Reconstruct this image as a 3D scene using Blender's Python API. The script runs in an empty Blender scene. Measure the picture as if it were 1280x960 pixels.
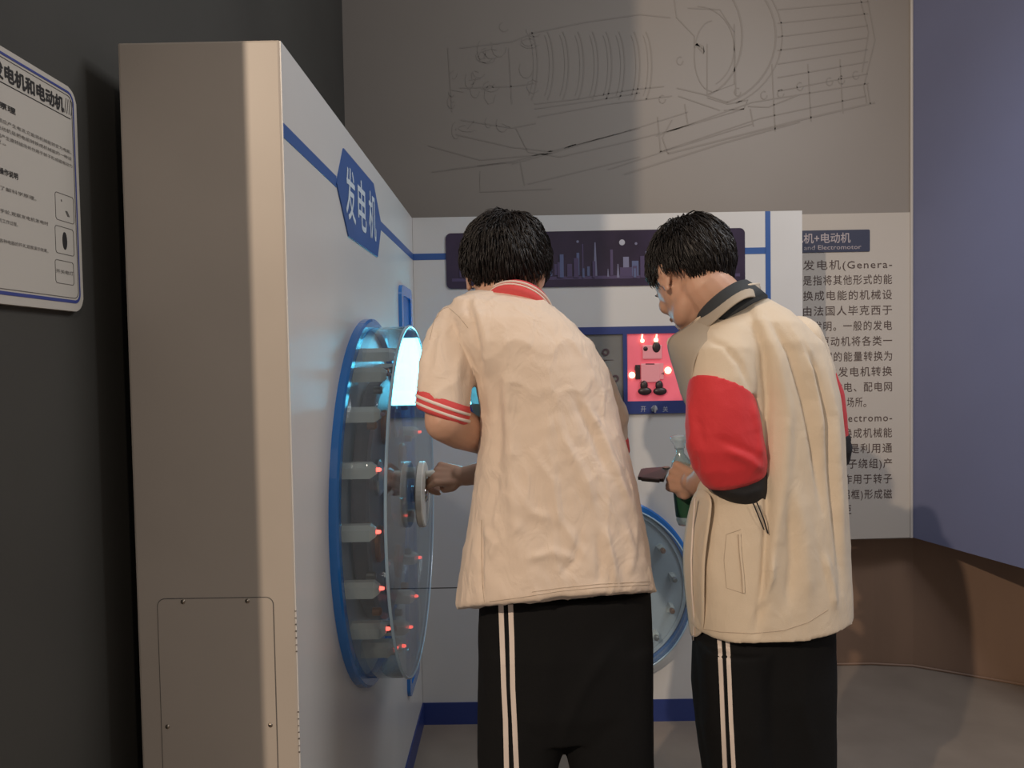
import bpy, bmesh, math, random
from mathutils import Vector, Matrix, noise, Euler, Quaternion
from mathutils.bvhtree import BVHTree

S = bpy.context.scene
C = S.collection

# ------------------------------------------------------------------ camera
CAM_H = 1.45
PITCH = math.radians(1.97)
ROLL = math.radians(1.01)
YAW = math.radians(-0.30)
FPX = 960.0
_f = Vector((math.sin(YAW) * math.cos(PITCH), math.cos(YAW) * math.cos(PITCH), -math.sin(PITCH)))
_r0 = _f.cross(Vector((0, 0, 1))).normalized()
_u0 = _r0.cross(_f).normalized()
_r = _r0 * math.cos(ROLL) - _u0 * math.sin(ROLL)
_u = _u0 * math.cos(ROLL) + _r0 * math.sin(ROLL)
CAMP = Vector((0, 0, CAM_H))
cam_data = bpy.data.cameras.new('camera')
cam_data.sensor_width = 36.0
cam_data.lens = FPX / 1280.0 * 36.0
cam_data.clip_start = 0.02
cam = bpy.data.objects.new('camera', cam_data)
C.objects.link(cam)
cam.matrix_world = Matrix(((_r.x, _u.x, -_f.x, 0), (_r.y, _u.y, -_f.y, 0), (_r.z, _u.z, -_f.z, CAM_H), (0, 0, 0, 1)))
S.camera = cam

# ------------------------------------------------------------------ world, exposure
S.view_settings.view_transform = 'Standard'
S.view_settings.look = 'None'
S.view_settings.gamma = 1
S.view_settings.exposure = -0.24
w = bpy.data.worlds.new('hall_ambience')
S.world = w
w.use_nodes = True
bgn = w.node_tree.nodes['Background']
bgn.inputs[0].default_value = (0.93, 0.88, 0.86, 1)
bgn.inputs[1].default_value = 0.31

# ------------------------------------------------------------------ key spot on the ceiling track (behind left)
def lamp(name, kind, loc, target, energy, col, **kw):
    d = bpy.data.lights.new(name, kind)
    d.energy = energy
    d.color = col
    for k, v in kw.items():
        setattr(d, k, v)
    o = bpy.data.objects.new(name, d)
    C.objects.link(o)
    o.location = loc
    o.rotation_euler = (Vector(target) - Vector(loc)).to_track_quat('-Z', 'Y').to_euler()
    return o
lamp('track_spot', 'SPOT', (-2.167, -2.2, 3.5), (0.9, 2.6, 1.0), 600, (1.0, 0.80, 0.61), spot_size=1.3, spot_blend=0.5, shadow_soft_size=0.035)
# second ceiling spot, behind right, on the students and the left cabinet
lamp('track_spot', 'SPOT', (1.35, -2.0, 3.3), (-0.25, 1.8, 0.8), 95, (1.0, 0.83, 0.68), spot_size=0.70, spot_blend=0.6, shadow_soft_size=0.06)
# soft fill added from the right to brighten the cabinet's side panel
lamp('side_panel_fill', 'AREA', (1.55, 1.5, 3.1), (-0.4, 2.0, 1.3), 30, (0.97, 0.98, 1.0), shape='SQUARE', size=0.9)
# cool wash on the blue wall
lamp('wall_wash_spot', 'SPOT', (0.9, 1.2, 3.6), (2.10, 2.6, 1.0), 110, (0.80, 0.85, 1.0), spot_size=1.1, spot_blend=1.0, shadow_soft_size=0.25)

# ------------------------------------------------------------------ helpers
def ray(px, py):
    return (_f * FPX + _r * (px - 640.0) - _u * (py - 480.0)).normalized()

def P(px, py, D):
    d = ray(px, py)
    return CAMP + d * (D / d.y)

def pix(v):
    q = Vector(v) - CAMP
    z = q.dot(_f)
    return (640.0 + FPX * q.dot(_r) / z, 480.0 - FPX * q.dot(_u) / z)

def mat(name, col, rough=0.6, metal=0.0, bump=0.0, bscale=200.0, var=0.0, vscale=6.0, emit=None, estr=0.0,
        spec=0.5, coat=0.0, sheen=0.0, stretch=(1, 1, 1), crumple=0.0):
    m = bpy.data.materials.new(name)
    m.use_nodes = True
    nt = m.node_tree
    b = nt.nodes['Principled BSDF']
    b.inputs['Base Color'].default_value = (*col, 1)
    b.inputs['Roughness'].default_value = rough
    b.inputs['Metallic'].default_value = metal
    b.inputs['Specular IOR Level'].default_value = spec
    b.inputs['Coat Weight'].default_value = coat
    b.inputs['Sheen Weight'].default_value = sheen
    if emit:
        b.inputs['Emission Color'].default_value = (*emit, 1)
        b.inputs['Emission Strength'].default_value = estr
    tc = nt.nodes.new('ShaderNodeTexCoord')
    mp = nt.nodes.new('ShaderNodeMapping')
    mp.inputs['Scale'].default_value = stretch
    nt.links.new(tc.outputs['Object'], mp.inputs[0])
    if var > 0:
        n = nt.nodes.new('ShaderNodeTexNoise')
        n.inputs['Scale'].default_value = vscale
        n.inputs['Detail'].default_value = 6
        nt.links.new(mp.outputs[0], n.inputs['Vector'])
        r = nt.nodes.new('ShaderNodeValToRGB')
        r.color_ramp.elements[0].position = 0.3
        r.color_ramp.elements[1].position = 0.7
        r.color_ramp.elements[0].color = (*[c * (1 - var) for c in col], 1)
        r.color_ramp.elements[1].color = (*[min(1, c * (1 + var)) for c in col], 1)
        nt.links.new(n.outputs['Fac'], r.inputs[0])
        nt.links.new(r.outputs[0], b.inputs['Base Color'])
    if bump > 0:
        n2 = nt.nodes.new('ShaderNodeTexNoise')
        n2.inputs['Scale'].default_value = bscale
        n2.inputs['Detail'].default_value = 4
        nt.links.new(mp.outputs[0], n2.inputs['Vector'])
        bp = nt.nodes.new('ShaderNodeBump')
        bp.inputs['Strength'].default_value = bump
        bp.inputs['Distance'].default_value = 0.002
        nt.links.new(n2.outputs['Fac'], bp.inputs['Height'])
        nt.links.new(bp.outputs[0], b.inputs['Normal'])
        if crumple > 0:
            n3 = nt.nodes.new('ShaderNodeTexNoise')
            n3.inputs['Scale'].default_value = 17; n3.inputs['Detail'].default_value = 2.5
            n3.inputs['Distortion'].default_value = 1.6; n3.inputs['Roughness'].default_value = 0.55
            mp3 = nt.nodes.new('ShaderNodeMapping'); mp3.inputs['Scale'].default_value = (1, 1, 0.6)
            nt.links.new(tc.outputs['Object'], mp3.inputs[0]); nt.links.new(mp3.outputs[0], n3.inputs['Vector'])
            b3 = nt.nodes.new('ShaderNodeBump'); b3.inputs['Strength'].default_value = crumple
            b3.inputs['Distance'].default_value = 0.012
            nt.links.new(n3.outputs['Fac'], b3.inputs['Height']); nt.links.new(b3.outputs[0], bp.inputs['Normal'])
    return m

def glass(name, col, rough=0.02, ior=1.49, alpha_mix=0.0):
    m = bpy.data.materials.new(name)
    m.use_nodes = True
    b = m.node_tree.nodes['Principled BSDF']
    b.inputs['Base Color'].default_value = (*col, 1)
    b.inputs['Roughness'].default_value = rough
    b.inputs['IOR'].default_value = ior
    b.inputs['Transmission Weight'].default_value = 1.0
    return m

def sheet_glass(name, tint, rough=0.03, ior=1.49, haze=0.0, hcol=(0.5, 0.55, 0.6)):
    """thin acrylic: fresnel mirror over a clear tint, optional light surface haze"""
    m = bpy.data.materials.new(name)
    m.use_nodes = True
    nt = m.node_tree
    for n in list(nt.nodes):
        if n.type != 'OUTPUT_MATERIAL':
            nt.nodes.remove(n)
    out = nt.nodes['Material Output']
    tr = nt.nodes.new('ShaderNodeBsdfTransparent'); tr.inputs[0].default_value = (*tint, 1)
    gl = nt.nodes.new('ShaderNodeBsdfGlossy'); gl.inputs['Roughness'].default_value = rough
    df = nt.nodes.new('ShaderNodeBsdfDiffuse'); df.inputs[0].default_value = (*hcol, 1)
    fr = nt.nodes.new('ShaderNodeFresnel')
    ge = nt.nodes.new('ShaderNodeNewGeometry')
    mx = nt.nodes.new('ShaderNodeMapRange')
    mx.inputs['To Min'].default_value = ior; mx.inputs['To Max'].default_value = 1.0 / ior
    nt.links.new(ge.outputs['Backfacing'], mx.inputs['Value']); nt.links.new(mx.outputs[0], fr.inputs[0])
    m1 = nt.nodes.new('ShaderNodeMixShader'); m1.inputs[0].default_value = haze
    m2 = nt.nodes.new('ShaderNodeMixShader')
    nt.links.new(tr.outputs[0], m1.inputs[1]); nt.links.new(df.outputs[0], m1.inputs[2])
    nt.links.new(fr.outputs[0], m2.inputs[0]); nt.links.new(m1.outputs[0], m2.inputs[1]); nt.links.new(gl.outputs[0], m2.inputs[2])
    nt.links.new(m2.outputs[0], out.inputs['Surface'])
    return m

def mesh_obj(name, me, m, parent=None, smooth=False):
    if m is not None and not me.materials:
        me.materials.append(m)
    if smooth:
        for p in me.polygons:
            p.use_smooth = True
    o = bpy.data.objects.new(name, me)
    C.objects.link(o)
    if parent is not None:
        o.parent = parent
        o.matrix_parent_inverse = Matrix.Translation(-parent.location) if parent.type == 'EMPTY' else Matrix()
    return o

def obj(name, bm, m, parent=None, smooth=False):
    bmesh.ops.recalc_face_normals(bm, faces=bm.faces)
    me = bpy.data.meshes.new(name)
    bm.to_mesh(me)
    bm.free()
    return mesh_obj(name, me, m, parent, smooth)

def thing(name, label, cat, loc=(0, 0, 0), group=None):
    o = bpy.data.objects.new(name, None)
    o.empty_display_size = 0.1
    C.objects.link(o)
    o.location = loc
    o['label'] = label
    o['category'] = cat
    if group:
        o['group'] = group
    return o

def dup(o, parent=None):
    c = o.copy()
    C.objects.link(c)
    if parent is not None:
        c.parent = parent
        c.matrix_parent_inverse = o.matrix_parent_inverse
    return c

def structure(o):
    o['kind'] = 'structure'
    return o

def box(x0, x1, y0, y1, z0, z1, bevel=0.0, bm=None, seg=2):
    own = bmesh.new()
    r = bmesh.ops.create_cube(own, size=1)
    for v in own.verts:
        v.co = Vector(((x0 + x1) / 2 + v.co.x * (x1 - x0), (y0 + y1) / 2 + v.co.y * (y1 - y0), (z0 + z1) / 2 + v.co.z * (z1 - z0)))
    if bevel > 0:
        bmesh.ops.bevel(own, geom=own.edges[:], offset=bevel, segments=seg, profile=0.6, affect='EDGES')
    if bm is None:
        return own
    merge(bm, own)
    return bm

def merge(bm, other):
    me = bpy.data.meshes.new('tmp')
    other.to_mesh(me)
    other.free()
    bm.from_mesh(me)
    bpy.data.meshes.remove(me)

def prism(pts, vec, bm=None):
    """closed polygon (list of 3d points) swept along vec"""
    bm = bm or bmesh.new()
    vec = Vector(vec)
    a = [bm.verts.new(Vector(p)) for p in pts]
    b = [bm.verts.new(Vector(p) + vec) for p in pts]
    bm.faces.new(a)
    bm.faces.new(b[::-1])
    n = len(pts)
    for i in range(n):
        bm.faces.new((a[i], a[(i + 1) % n], b[(i + 1) % n], b[i]))
    return bm

def rrect(u0, u1, v0, v1, r, n=6):
    out = []
    for cx, cy, a0 in ((u1 - r, v1 - r, 0), (u0 + r, v1 - r, 90), (u0 + r, v0 + r, 180), (u1 - r, v0 + r, 270)):
        for k in range(n + 1):
            a = math.radians(a0 + 90 * k / n)
            out.append((cx + r * math.cos(a), cy + r * math.sin(a)))
    return out

def plate(axis, u0, u1, v0, v1, d0, d1, r=0.0, bm=None):
    """rounded plate. axis 'x': u=y, v=z, depth x. axis 'y': u=x, v=z, depth y"""
    pts = rrect(u0, u1, v0, v1, r) if r > 0 else [(u0, v0), (u1, v0), (u1, v1), (u0, v1)]
    if axis == 'x':
        return prism([(d0, a, b) for a, b in pts], (d1 - d0, 0, 0), bm)
    return prism([(a, d0, b) for a, b in pts], (0, d1 - d0, 0), bm)

def frame_plate(axis, outer, inner, d0, d1, ro, ri, bm=None):
    """rounded rectangular ring"""
    bm = bm or bmesh.new()
    O = rrect(*outer, ro); I = rrect(*inner, ri)
    f = (lambda a, b, d: (d, a, b)) if axis == 'x' else (lambda a, b, d: (a, d, b))
    vs = [[bm.verts.new(f(a, b, d)) for a, b in L] for L in (O, I) for d in (d0, d1)]
    o0, o1, i0, i1 = vs
    n = len(O)
    for k in range(n):
        j = (k + 1) % n
        bm.faces.new((o0[k], o0[j], o1[j], o1[k]))
        bm.faces.new((i0[k], i1[k], i1[j], i0[j]))
        bm.faces.new((o0[k], i0[k], i0[j], o0[j]))
        bm.faces.new((o1[k], o1[j], i1[j], i1[k]))
    return bm

def revolve(profile, center, axis, n=64, closed=False, bm=None):
    """profile: list of (r, h) ; axis vector; h along axis"""
    bm = bm or bmesh.new()
    ax = Vector(axis).normalized()
    u = ax.orthogonal().normalized()
    v = ax.cross(u)
    c = Vector(center)
    rings = []
    for r, h in profile:
        if r < 1e-6:
            rings.append([bm.verts.new(c + ax * h)])
        else:
            rings.append([bm.verts.new(c + ax * h + (u * math.cos(2 * math.pi * k / n) + v * math.sin(2 * math.pi * k / n)) * r) for k in range(n)])
    pairs = list(zip(rings, rings[1:]))
    if closed:
        pairs.append((rings[-1], rings[0]))
    for A, B in pairs:
        for k in range(n):
            j = (k + 1) % n
            if len(A) == 1 and len(B) == 1:
                continue
            if len(A) == 1:
                bm.faces.new((A[0], B[k], B[j]))
            elif len(B) == 1:
                bm.faces.new((A[k], B[0], A[j]))
            else:
                bm.faces.new((A[k], B[k], B[j], A[j]))
    return bm

def tube(pts, r, n=8, bm=None, r1=None):
    bm = bm or bmesh.new()
    pts = [Vector(p) for p in pts]
    rings = []
    N = len(pts)
    up = None
    for i, p in enumerate(pts):
        t = (pts[min(i + 1, N - 1)] - pts[max(i - 1, 0)]).normalized()
        if up is None:
            up = t.orthogonal().normalized()
        u = (up - t * up.dot(t)).normalized()
        up = u
        v = t.cross(u)
        rr = r if r1 is None else r + (r1 - r) * i / (N - 1)
        rings.append([bm.verts.new(p + (u * math.cos(2 * math.pi * k / n) + v * math.sin(2 * math.pi * k / n)) * rr) for k in range(n)])
    for A, B in zip(rings, rings[1:]):
        for k in range(n):
            j = (k + 1) % n
            bm.faces.new((A[k], B[k], B[j], A[j]))
    bm.faces.new(rings[0][::-1])
    bm.faces.new(rings[-1])
    return bm

def ribbon(pts, half, normal, thick=0.0006, bm=None):
    """flat printed line along pts, lying in the plane with this normal"""
    bm = bm or bmesh.new()
    nrm = Vector(normal)
    pts = [Vector(p) for p in pts]
    prev = None
    for i, p in enumerate(pts):
        t = pts[min(i + 1, len(pts) - 1)] - pts[max(i - 1, 0)]
        s = t.cross(nrm).normalized() * half
        cur = [bm.verts.new(p + s + nrm * thick), bm.verts.new(p - s + nrm * thick), bm.verts.new(p - s), bm.verts.new(p + s)]
        if prev:
            for k in range(4):
                j = (k + 1) % 4
                bm.faces.new((prev[k], cur[k], cur[j], prev[j]))
        else:
            bm.faces.new(cur)
        prev = cur
    bm.faces.new(prev[::-1])
    return bm

def txt_mesh(s, right, up, origin, height=None, width=None, em=None, bold=0.0, spacing=1.0, ext=0.0006):
    """lettering from Blender's own default font as a thin raised mesh. origin = lower-left of the text's box"""
    cu = bpy.data.curves.new('lettering', 'FONT')
    cu.body = s
    cu.size = 1.0
    cu.space_character = spacing
    cu.resolution_u = 2
    o = bpy.data.objects.new('tmp', cu)
    C.objects.link(o)
    dg = bpy.context.evaluated_depsgraph_get()
    dg.update()
    me = bpy.data.meshes.new_from_object(o.evaluated_get(dg))
    bpy.data.objects.remove(o)
    bpy.data.curves.remove(cu)
    xs = [v.co.x for v in me.vertices]; ys = [v.co.y for v in me.vertices]
    x0, x1, y0, y1 = min(xs), max(xs), min(ys), max(ys)
    if em is not None:
        sy = em; yb = -0.12
    else:
        sy = height / (y1 - y0); yb = y0
    sx = width / (x1 - x0) if width else sy
    R = Vector(right).normalized(); U = Vector(up).normalized(); N = R.cross(U)
    O = Vector(origin)
    bm = bmesh.new()
    bm.from_mesh(me)
    bpy.data.meshes.remove(me)
    bmesh.ops.dissolve_limit(bm, angle_limit=0.03, verts=bm.verts, edges=bm.edges)
    base = [v for v in bm.verts]
    if bold > 0:     # heavier strokes: the same outlines again, a hair to each side
        src = bm.faces[:] 
        for k, (dx, dy) in enumerate(((1, 0), (-1, 0), (0, 1), (0, -1))):
            r_ = bmesh.ops.duplicate(bm, geom=src)
            for e_ in r_['geom']:
                if isinstance(e_, bmesh.types.BMVert):
                    e_.co.x += dx * bold; e_.co.y += dy * bold; e_.co.z += 0.00002 * (k + 1)
    for v in bm.verts:
        v.co = O + R * ((v.co.x - x0) * sx) + U * ((v.co.y - yb) * sy) + N * (ext + v.co.z)
    return bm

def lettering(name, s, right, up, origin, m, parent, **kw):
    bm = txt_mesh(s, right, up, origin, **kw)
    me = bpy.data.meshes.new(name)
    bm.to_mesh(me)
    bm.free()
    return mesh_obj(name, me, m, parent)

# ------------------------------------------------------------------ materials
M = {}
M['white'] = mat('cabinet_white', (0.58, 0.57, 0.555), rough=0.33, var=0.03, vscale=3, bump=0.02, bscale=60)
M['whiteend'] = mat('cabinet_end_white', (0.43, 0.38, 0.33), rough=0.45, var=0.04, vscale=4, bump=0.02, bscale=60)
M['blue'] = mat('blue_trim', (0.028, 0.09, 0.29), rough=0.4, var=0.05)
M['navy'] = mat('navy_panel', (0.022, 0.04, 0.17), rough=0.4, var=0.05)
M['ringblue'] = mat('ring_blue_acrylic', (0.02, 0.16, 0.50), rough=0.2, coat=0.4)
M['darkwall'] = mat('charcoal_wall_paint', (0.050, 0.048, 0.042), rough=0.75, var=0.12, vscale=2.5, bump=0.1, bscale=40)
M['mural'] = mat('grey_mural_print', (0.25, 0.22, 0.192), rough=0.5, var=0.03, vscale=2)
M['muraltext'] = mat('light_text_board', (0.50, 0.45, 0.39), rough=0.5, var=0.02, vscale=2)
M['muralline'] = mat('mural_line_print', (0.222, 0.195, 0.17), rough=0.6)
M['bluewall'] = mat('blue_wall_paint', (0.17, 0.185, 0.30), rough=0.6, var=0.04, vscale=2, bump=0.05, bscale=30)
M['brown'] = mat('brown_wall_paint', (0.23, 0.14, 0.09), rough=0.6, var=0.1, vscale=5, bump=0.08, bscale=30, stretch=(1, 1, 0.25))
M['floor'] = mat('vinyl_floor', (0.25, 0.205, 0.165), rough=0.42, var=0.1, vscale=5, bump=0.1, bscale=150)
M['letterwhite'] = mat('white_lettering', (0.55, 0.62, 0.68), rough=0.5)
M['ink'] = mat('dark_brown_ink', (0.085, 0.055, 0.045), rough=0.6)
M['black'] = mat('black_print', (0.02, 0.02, 0.022), rough=0.5)
M['chrome'] = mat('chrome', (0.7, 0.7, 0.7), rough=0.12, metal=1)
M['steel'] = mat('screw_steel', (0.35, 0.3, 0.25), rough=0.3, metal=1)
M['copper'] = mat('copper_coil', (0.45, 0.18, 0.07), rough=0.35, metal=0.8)
M['post'] = mat('white_post_plastic', (0.72, 0.69, 0.62), rough=0.35)
M['rotor'] = mat('rotor_dark', (0.07, 0.045, 0.055), rough=0.3, var=0.3, vscale=8)
M['led'] = mat('red_led', (0.8, 0.05, 0.04), rough=0.3, emit=(1.0, 0.10, 0.07), estr=5)
M['led_off'] = mat('unlit_led', (0.55, 0.35, 0.38), rough=0.3)
M['acrylic'] = sheet_glass('drum_acrylic', (0.90, 0.95, 0.97), haze=0.07, hcol=(0.60, 0.70, 0.78))
M['acrylicedge'] = mat('acrylic_edge', (0.45, 0.62, 0.75), rough=0.15, coat=0.5)
M['groove'] = mat('groove_shadow_gap', (0.12, 0.11, 0.10), rough=0.8)

# ------------------------------------------------------------------ setting
WX = -0.73          # left wall plane
MY = 3.40           # mural plane
bm = bmesh.new(); box(-5, 4.5, -3.2, 4.2, -0.05, 0, bm=bm)
structure(obj('floor', bm, M['floor']))
bm = box(WX - 0.15, WX, 0.76, 3.56, 0, 3.9)
structure(obj('wall_left', bm, M['darkwall']))
# lower brown wall, set back under the mural board
low = [(WX, 3.52), (1.62, 3.52), (1.80, 3.49), (1.935, 3.41), (2.15, 3.28), (3.3, 2.7)]
poly = low + [(x + .05, y + .08) for x, y in low[::-1]]
bm = prism([(x, y, 0) for x, y in poly], (0, 0, .66))
structure(obj('wall_back_lower', bm, M['brown']))
# skirting bead along the brown wall
bm = bmesh.new()
tube([(x - 0.004, y - 0.006, 0.006) for x, y in low], 0.006, 6, bm)
structure(obj('baseboard_back', bm, M['brown']))
# mural board: upper part and the slightly proud text board below its fold
pts = [(WX, 0.60), (1.745, 0.615), (1.745, 3.9), (WX, 3.9)]
bm = prism([(x, MY, z) for x, z in pts], (0, 0.11, 0))
mural = structure(obj('wall_back', bm, M['mural']))
pts = [(WX, 0.592), (1.75, 0.620), (1.75, 2.055), (WX, 2.055)]
bm = prism([(x, MY - 0.004, z) for x, z in pts], (0, 0.006, 0))
textboard = obj('text_board', bm, M['muraltext'], mural)
# blue wall, angled towards the camera on the right, hanging over the brown wall
bm = prism([(1.75, MY, 0.62), (2.36, 1.35, 0.62), (2.5, 1.35, 0.62), (2.5, 3.1, 0.62), (1.9, 3.55, 0.62)], (0, 0, 3.28))
structure(obj('wall_right', bm, M['bluewall']))
bm = bmesh.new()
for s, d in (((1.744, MY - 0.006), 0),):
    tube([(s[0], s[1], 0.62), (s[0], s[1], 3.9)], 0.007, 8, bm)
structure(obj('highlight_trim', bm, mat('highlight_bead', (0.5, 0.46, 0.42), rough=0.15, coat=0.5)))  # glossy bead added to stand in for the bright highlight on the mural's edge

# mural: faint drawing of a generator set (printed lines)
def mp(px, py):
    return P(px, py, MY - 0.0005)
lines = []
def L(*pts, wd=0.0028):
    lines.append(([mp(*p) for p in pts], wd))
def ARC(cx, cy, rx, ry, a0, a1, wd=0.003, n=16):
    lines.append(([mp(cx + rx * math.cos(math.radians(a0 + (a1 - a0) * k / n)), cy + ry * math.sin(math.radians(a0 + (a1 - a0) * k / n))) for k in range(n + 1)], wd))
for i, x in enumerate((672, 692, 711, 730, 748, 765, 781, 800, 815)):
    ARC(x - 14, 82, 14, 48, -62, 62, 0.003)
    ARC(x - 19, 82, 14, 46, -55, 55, 0.0018)
L((662, 42), (730, 28), (800, 18), (838, 22)); L((668, 130), (720, 124), (790, 112), (830, 108))
L((668, 136), (740, 126), (800, 116)); L((672, 146), (760, 130), (840, 120))
ARC(870, 45, 58, 76, -60, 78, 0.004); ARC(878, 45, 92, 88, -50, 70, 0.004); ARC(880, 45, 98, 92, -45, 66, 0.003)
ARC(872, 60, 46, 52, -90, 60, 0.0025); ARC(890, 70, 22, 44, 90, 270, 0.0025)
L((860, 10), (900, 12), (918, 40), (920, 118)); L((918, 30), (918, 105), (884, 118), (884, 55))
L((843, 0), (846, 22), (868, 45), (868, 60)); L((870, 55), (880, 66), (878, 58), (870, 55), wd=0.006)
for k in range(7):
    L((972, 12 + 17 * k), (1085, 2 + 15 * k))
L((1085, 0), (1094, 50), (1080, 108), (1084, 130)); L((1076, 0), (1086, 40), (1078, 90))
L((820, 170), (940, 128), (1086, 104)); L((824, 190), (950, 148), (1082, 120))
L((835, 192), (1000, 150), (1094, 128), wd=0.004); L((780, 218), (900, 180), (1000, 152), wd=0.004)
L((760, 212), (840, 186), (940, 155)); L((700, 196), (780, 178), (850, 160), (930, 136))
for x, y0, y1 in ((822, 146, 190), (856, 130, 156), (938, 136, 158), (965, 80, 164), (1010, 80, 152), (1050, 74, 142), (1084, 104, 130)):
    L((x, y0), (x + 4, y1))
L((835, 192), (828, 172), (840, 150)); L((884, 122), (910, 130), (935, 125), (930, 136), (905, 138))
L((846, 110), (880, 118), (910, 128)); L((848, 120), (900, 138)); L((935, 133), (960, 134), (1000, 118))
for x, y in ((955, 119), (976, 117), (1000, 108), (1037, 102), (1052, 100), (1070, 94), (828, 124), (850, 76), (922, 115)):
    ARC(x, y, 4, 5, 0, 300, 0.0025, 8)
L((535, 182), (600, 200), (690, 192), (720, 180)); L((560, 212), (640, 202), (700, 186), (800, 160)); L((600, 214), (600, 240), (690, 236))
L((650, 200), (656, 232)); L((645, 160), (660, 190), (700, 196)); L((570, 168), (640, 184), (695, 190)); L((576, 150), (640, 160), (670, 154))
L((640, 205), (780, 165), (860, 140)); L((660, 230), (800, 196)); L((540, 215), (620, 205), (648, 202))
for i in range(26):
    random.seed(40 + i)
    x = 560 + 110 * random.random(); y = 30 + 140 * random.random()
    ARC(x, y, 4 + 8 * random.random(), 4 + 9 * random.random(), 40 * random.random(), 100 + 220 * random.random(), 0.0016, 6)
    if i % 2:
        L((x, y), (x + 22 * (random.random() - .3), y + 20 * (random.random() - .5)), wd=0.0016)
L((575, 60), (640, 52), (665, 42)); L((575, 110), (640, 108), (668, 104)); L((560, 60), (565, 140)); L((636, 60), (640, 130))
bm = bmesh.new()
for pts, wd in lines:
    ribbon(pts, wd, (0, -1, 0), 0.0006, bm)
o = obj('mural_drawing', bm, M['muralline'], mural)

# text board: heading bar and paragraph
TY = MY - 0.0045
bx = P(1087, 302, TY); bl = P(880, 306, TY)
bm = plate('y', 0.82, bx.x, P(1080, 314.5, TY).z, P(1080, 287, TY).z, TY + 0.001, TY - 0.003, 0.006)
obj('heading_bar', bm, mat('heading_bar_navy', (0.045, 0.05, 0.085), rough=0.4), textboard)
RX = (1, 0, 0); UZ = (0, 0, 1)
TW = mat('heading_print', (0.42, 0.36, 0.36), rough=0.5)
def row(name, s, px0, px1, pyb, em_px, m, D, parent, bold=0.0, spacing=1.0):
    a = P(px0, pyb, D); b = P(px1, pyb, D)
    em = em_px * D / 960.0
    return lettering(name, s, RX, UZ, (a.x, D, P((px0 + px1) / 2, pyb, D).z), m, parent, em=em, width=b.x - a.x, bold=bold, spacing=spacing)
row('heading_text', '电机+电动机', 993, 1063, 304.5, 13.5, TW, TY - 0.003, textboard, 0.012)
row('heading_text', 'Generator and Electromotor', 960, 1076.5, 313.2, 8.0, TW, TY - 0.003, textboard)
rows = ['发电机(Genera-', '是指将其他形式的能', '换成电能的机械设', '由法国人毕克西于', '年发明。一般的发电', '过原动机将各类一', '源蕴藏的能量转换为',
        '电能,由发电机转换', '后送入输电、配电网', '络,供给用电场所', '电动机(Electromo-', '把电能转换成机械能', '的设备,它是利用通',
        '电线圈(定子绕组)产', '生磁场并作用于转子', '笼式闭合铝框)形成磁', '电动力转矩']
for i, s in enumerate(rows):
    x0 = 1004; x1 = 1115
    if i == 9: x1 = 1078
    if i == 16: x0 = 1004; x1 = 1064
    if i == 5: x0 = 1012
    row('paragraph_line', s, x0, x1, 337.2 + 19.15 * i, 13.0, M['ink'], TY, textboard, 0.004, 1.15)
row('paragraph_line', '。', 1079, 1083, 337.2 + 19.15 * 9, 13, M['ink'], TY, textboard)

# ------------------------------------------------------------------ wall sign on the left wall
sg = thing('information_sign', 'white wall sign with blue rounded border and black Chinese heading, on the dark left wall', 'sign', (WX, 1.05, 1.54))
SX = WX + 0.012
sy0, sy1, sz0, sz1 = 0.80, 1.28, 1.538, 1.902
bm = plate('x', sy0, sy1, sz0, sz1, WX + 0.0005, SX, 0.022)
bmesh.ops.bevel(bm, geom=[e for e in bm.edges if abs((e.verts[0].co - e.verts[1].co).x) < 1e-6], offset=0.0015, segments=2, affect='EDGES')
obj('sign_board', bm, mat('sign_white', (0.52, 0.49, 0.44), rough=0.35), sg)
blu = mat('sign_blue_border', (0.05, 0.07, 0.26), rough=0.4)
gry = mat('sign_grey_print', (0.12, 0.11, 0.10), rough=0.6)
obj('border_line', frame_plate('x', (sy0 + .011, sy1 - .009, sz0 + .013, sz1 - .008), (sy0 + .015, sy1 - .0115, sz0 + .018, sz1 - .0115), SX, SX + .0008, .016, .013), blu, sg)
obj('border_line', frame_plate('x', (sy0 + .0165, sy1 - .014, sz0 + .021, sz1 - .015), (sy0 + .0173, sy1 - .0148, sz0 + .0218, sz1 - .0158), SX, SX + .0008, .012, .0115), gry, sg)
RY = (0, 1, 0)
def solve_left(px, py, X=SX):
    d = ray(px, py); t = (X - CAMP.x) / d.x
    return CAMP + d * t
def wtext(s, y0, y1, z, em, bold=0.0, m=None, name='sign_text'):
    return lettering(name, s, RY, UZ, (SX, y0, z), m or M['black'], sg, em=em, width=y1 - y0, bold=bold)
e = solve_left(79, 130); s0 = solve_left(3, 92)
yr = solve_left(79, 130).y
ys = solve_left(3, 92).y
cw = (yr - ys) / 6.0
hz = solve_left(79, 141).z
wtext('发电机和电动机', yr - 7 * cw * 0.985, yr, hz, cw * 1.02, 0.035)
for k in range(4):
    yy = yr + 0.003 + k * 0.0058
    ribbon_b = ribbon([(SX, yy, hz + .002), (SX, yy + 0.005, hz + 0.026)], 0.0007, (1, 0, 0))
    obj('slash_mark', ribbon_b, gry, sg)
obj('heading_rule', ribbon([(SX, 0.95, hz - .004), (SX, solve_left(88, 152).y, hz - .004)], 0.0006, (1, 0, 0)), M['black'], sg)
def tl(s, pxr, pyr, nvis_px0, em, bold=0.0, m=None):
    a = solve_left(nvis_px0, 200); b = solve_left(pxr, pyr)
    n = len(s)
    return wtext(s, a.y, b.y, b.z - em * 0.5, em, bold, m)
tl('科学原理', 19, 140, -22, 0.0098, 0.02)
tl('操作说明', 22, 221, -2, 0.0098, 0.02)
tl('发电机的原理是电磁感应产生电流,它能将机械能转变为电能。', 89, 191, -60, 0.0062, 0.0, gry)
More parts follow.
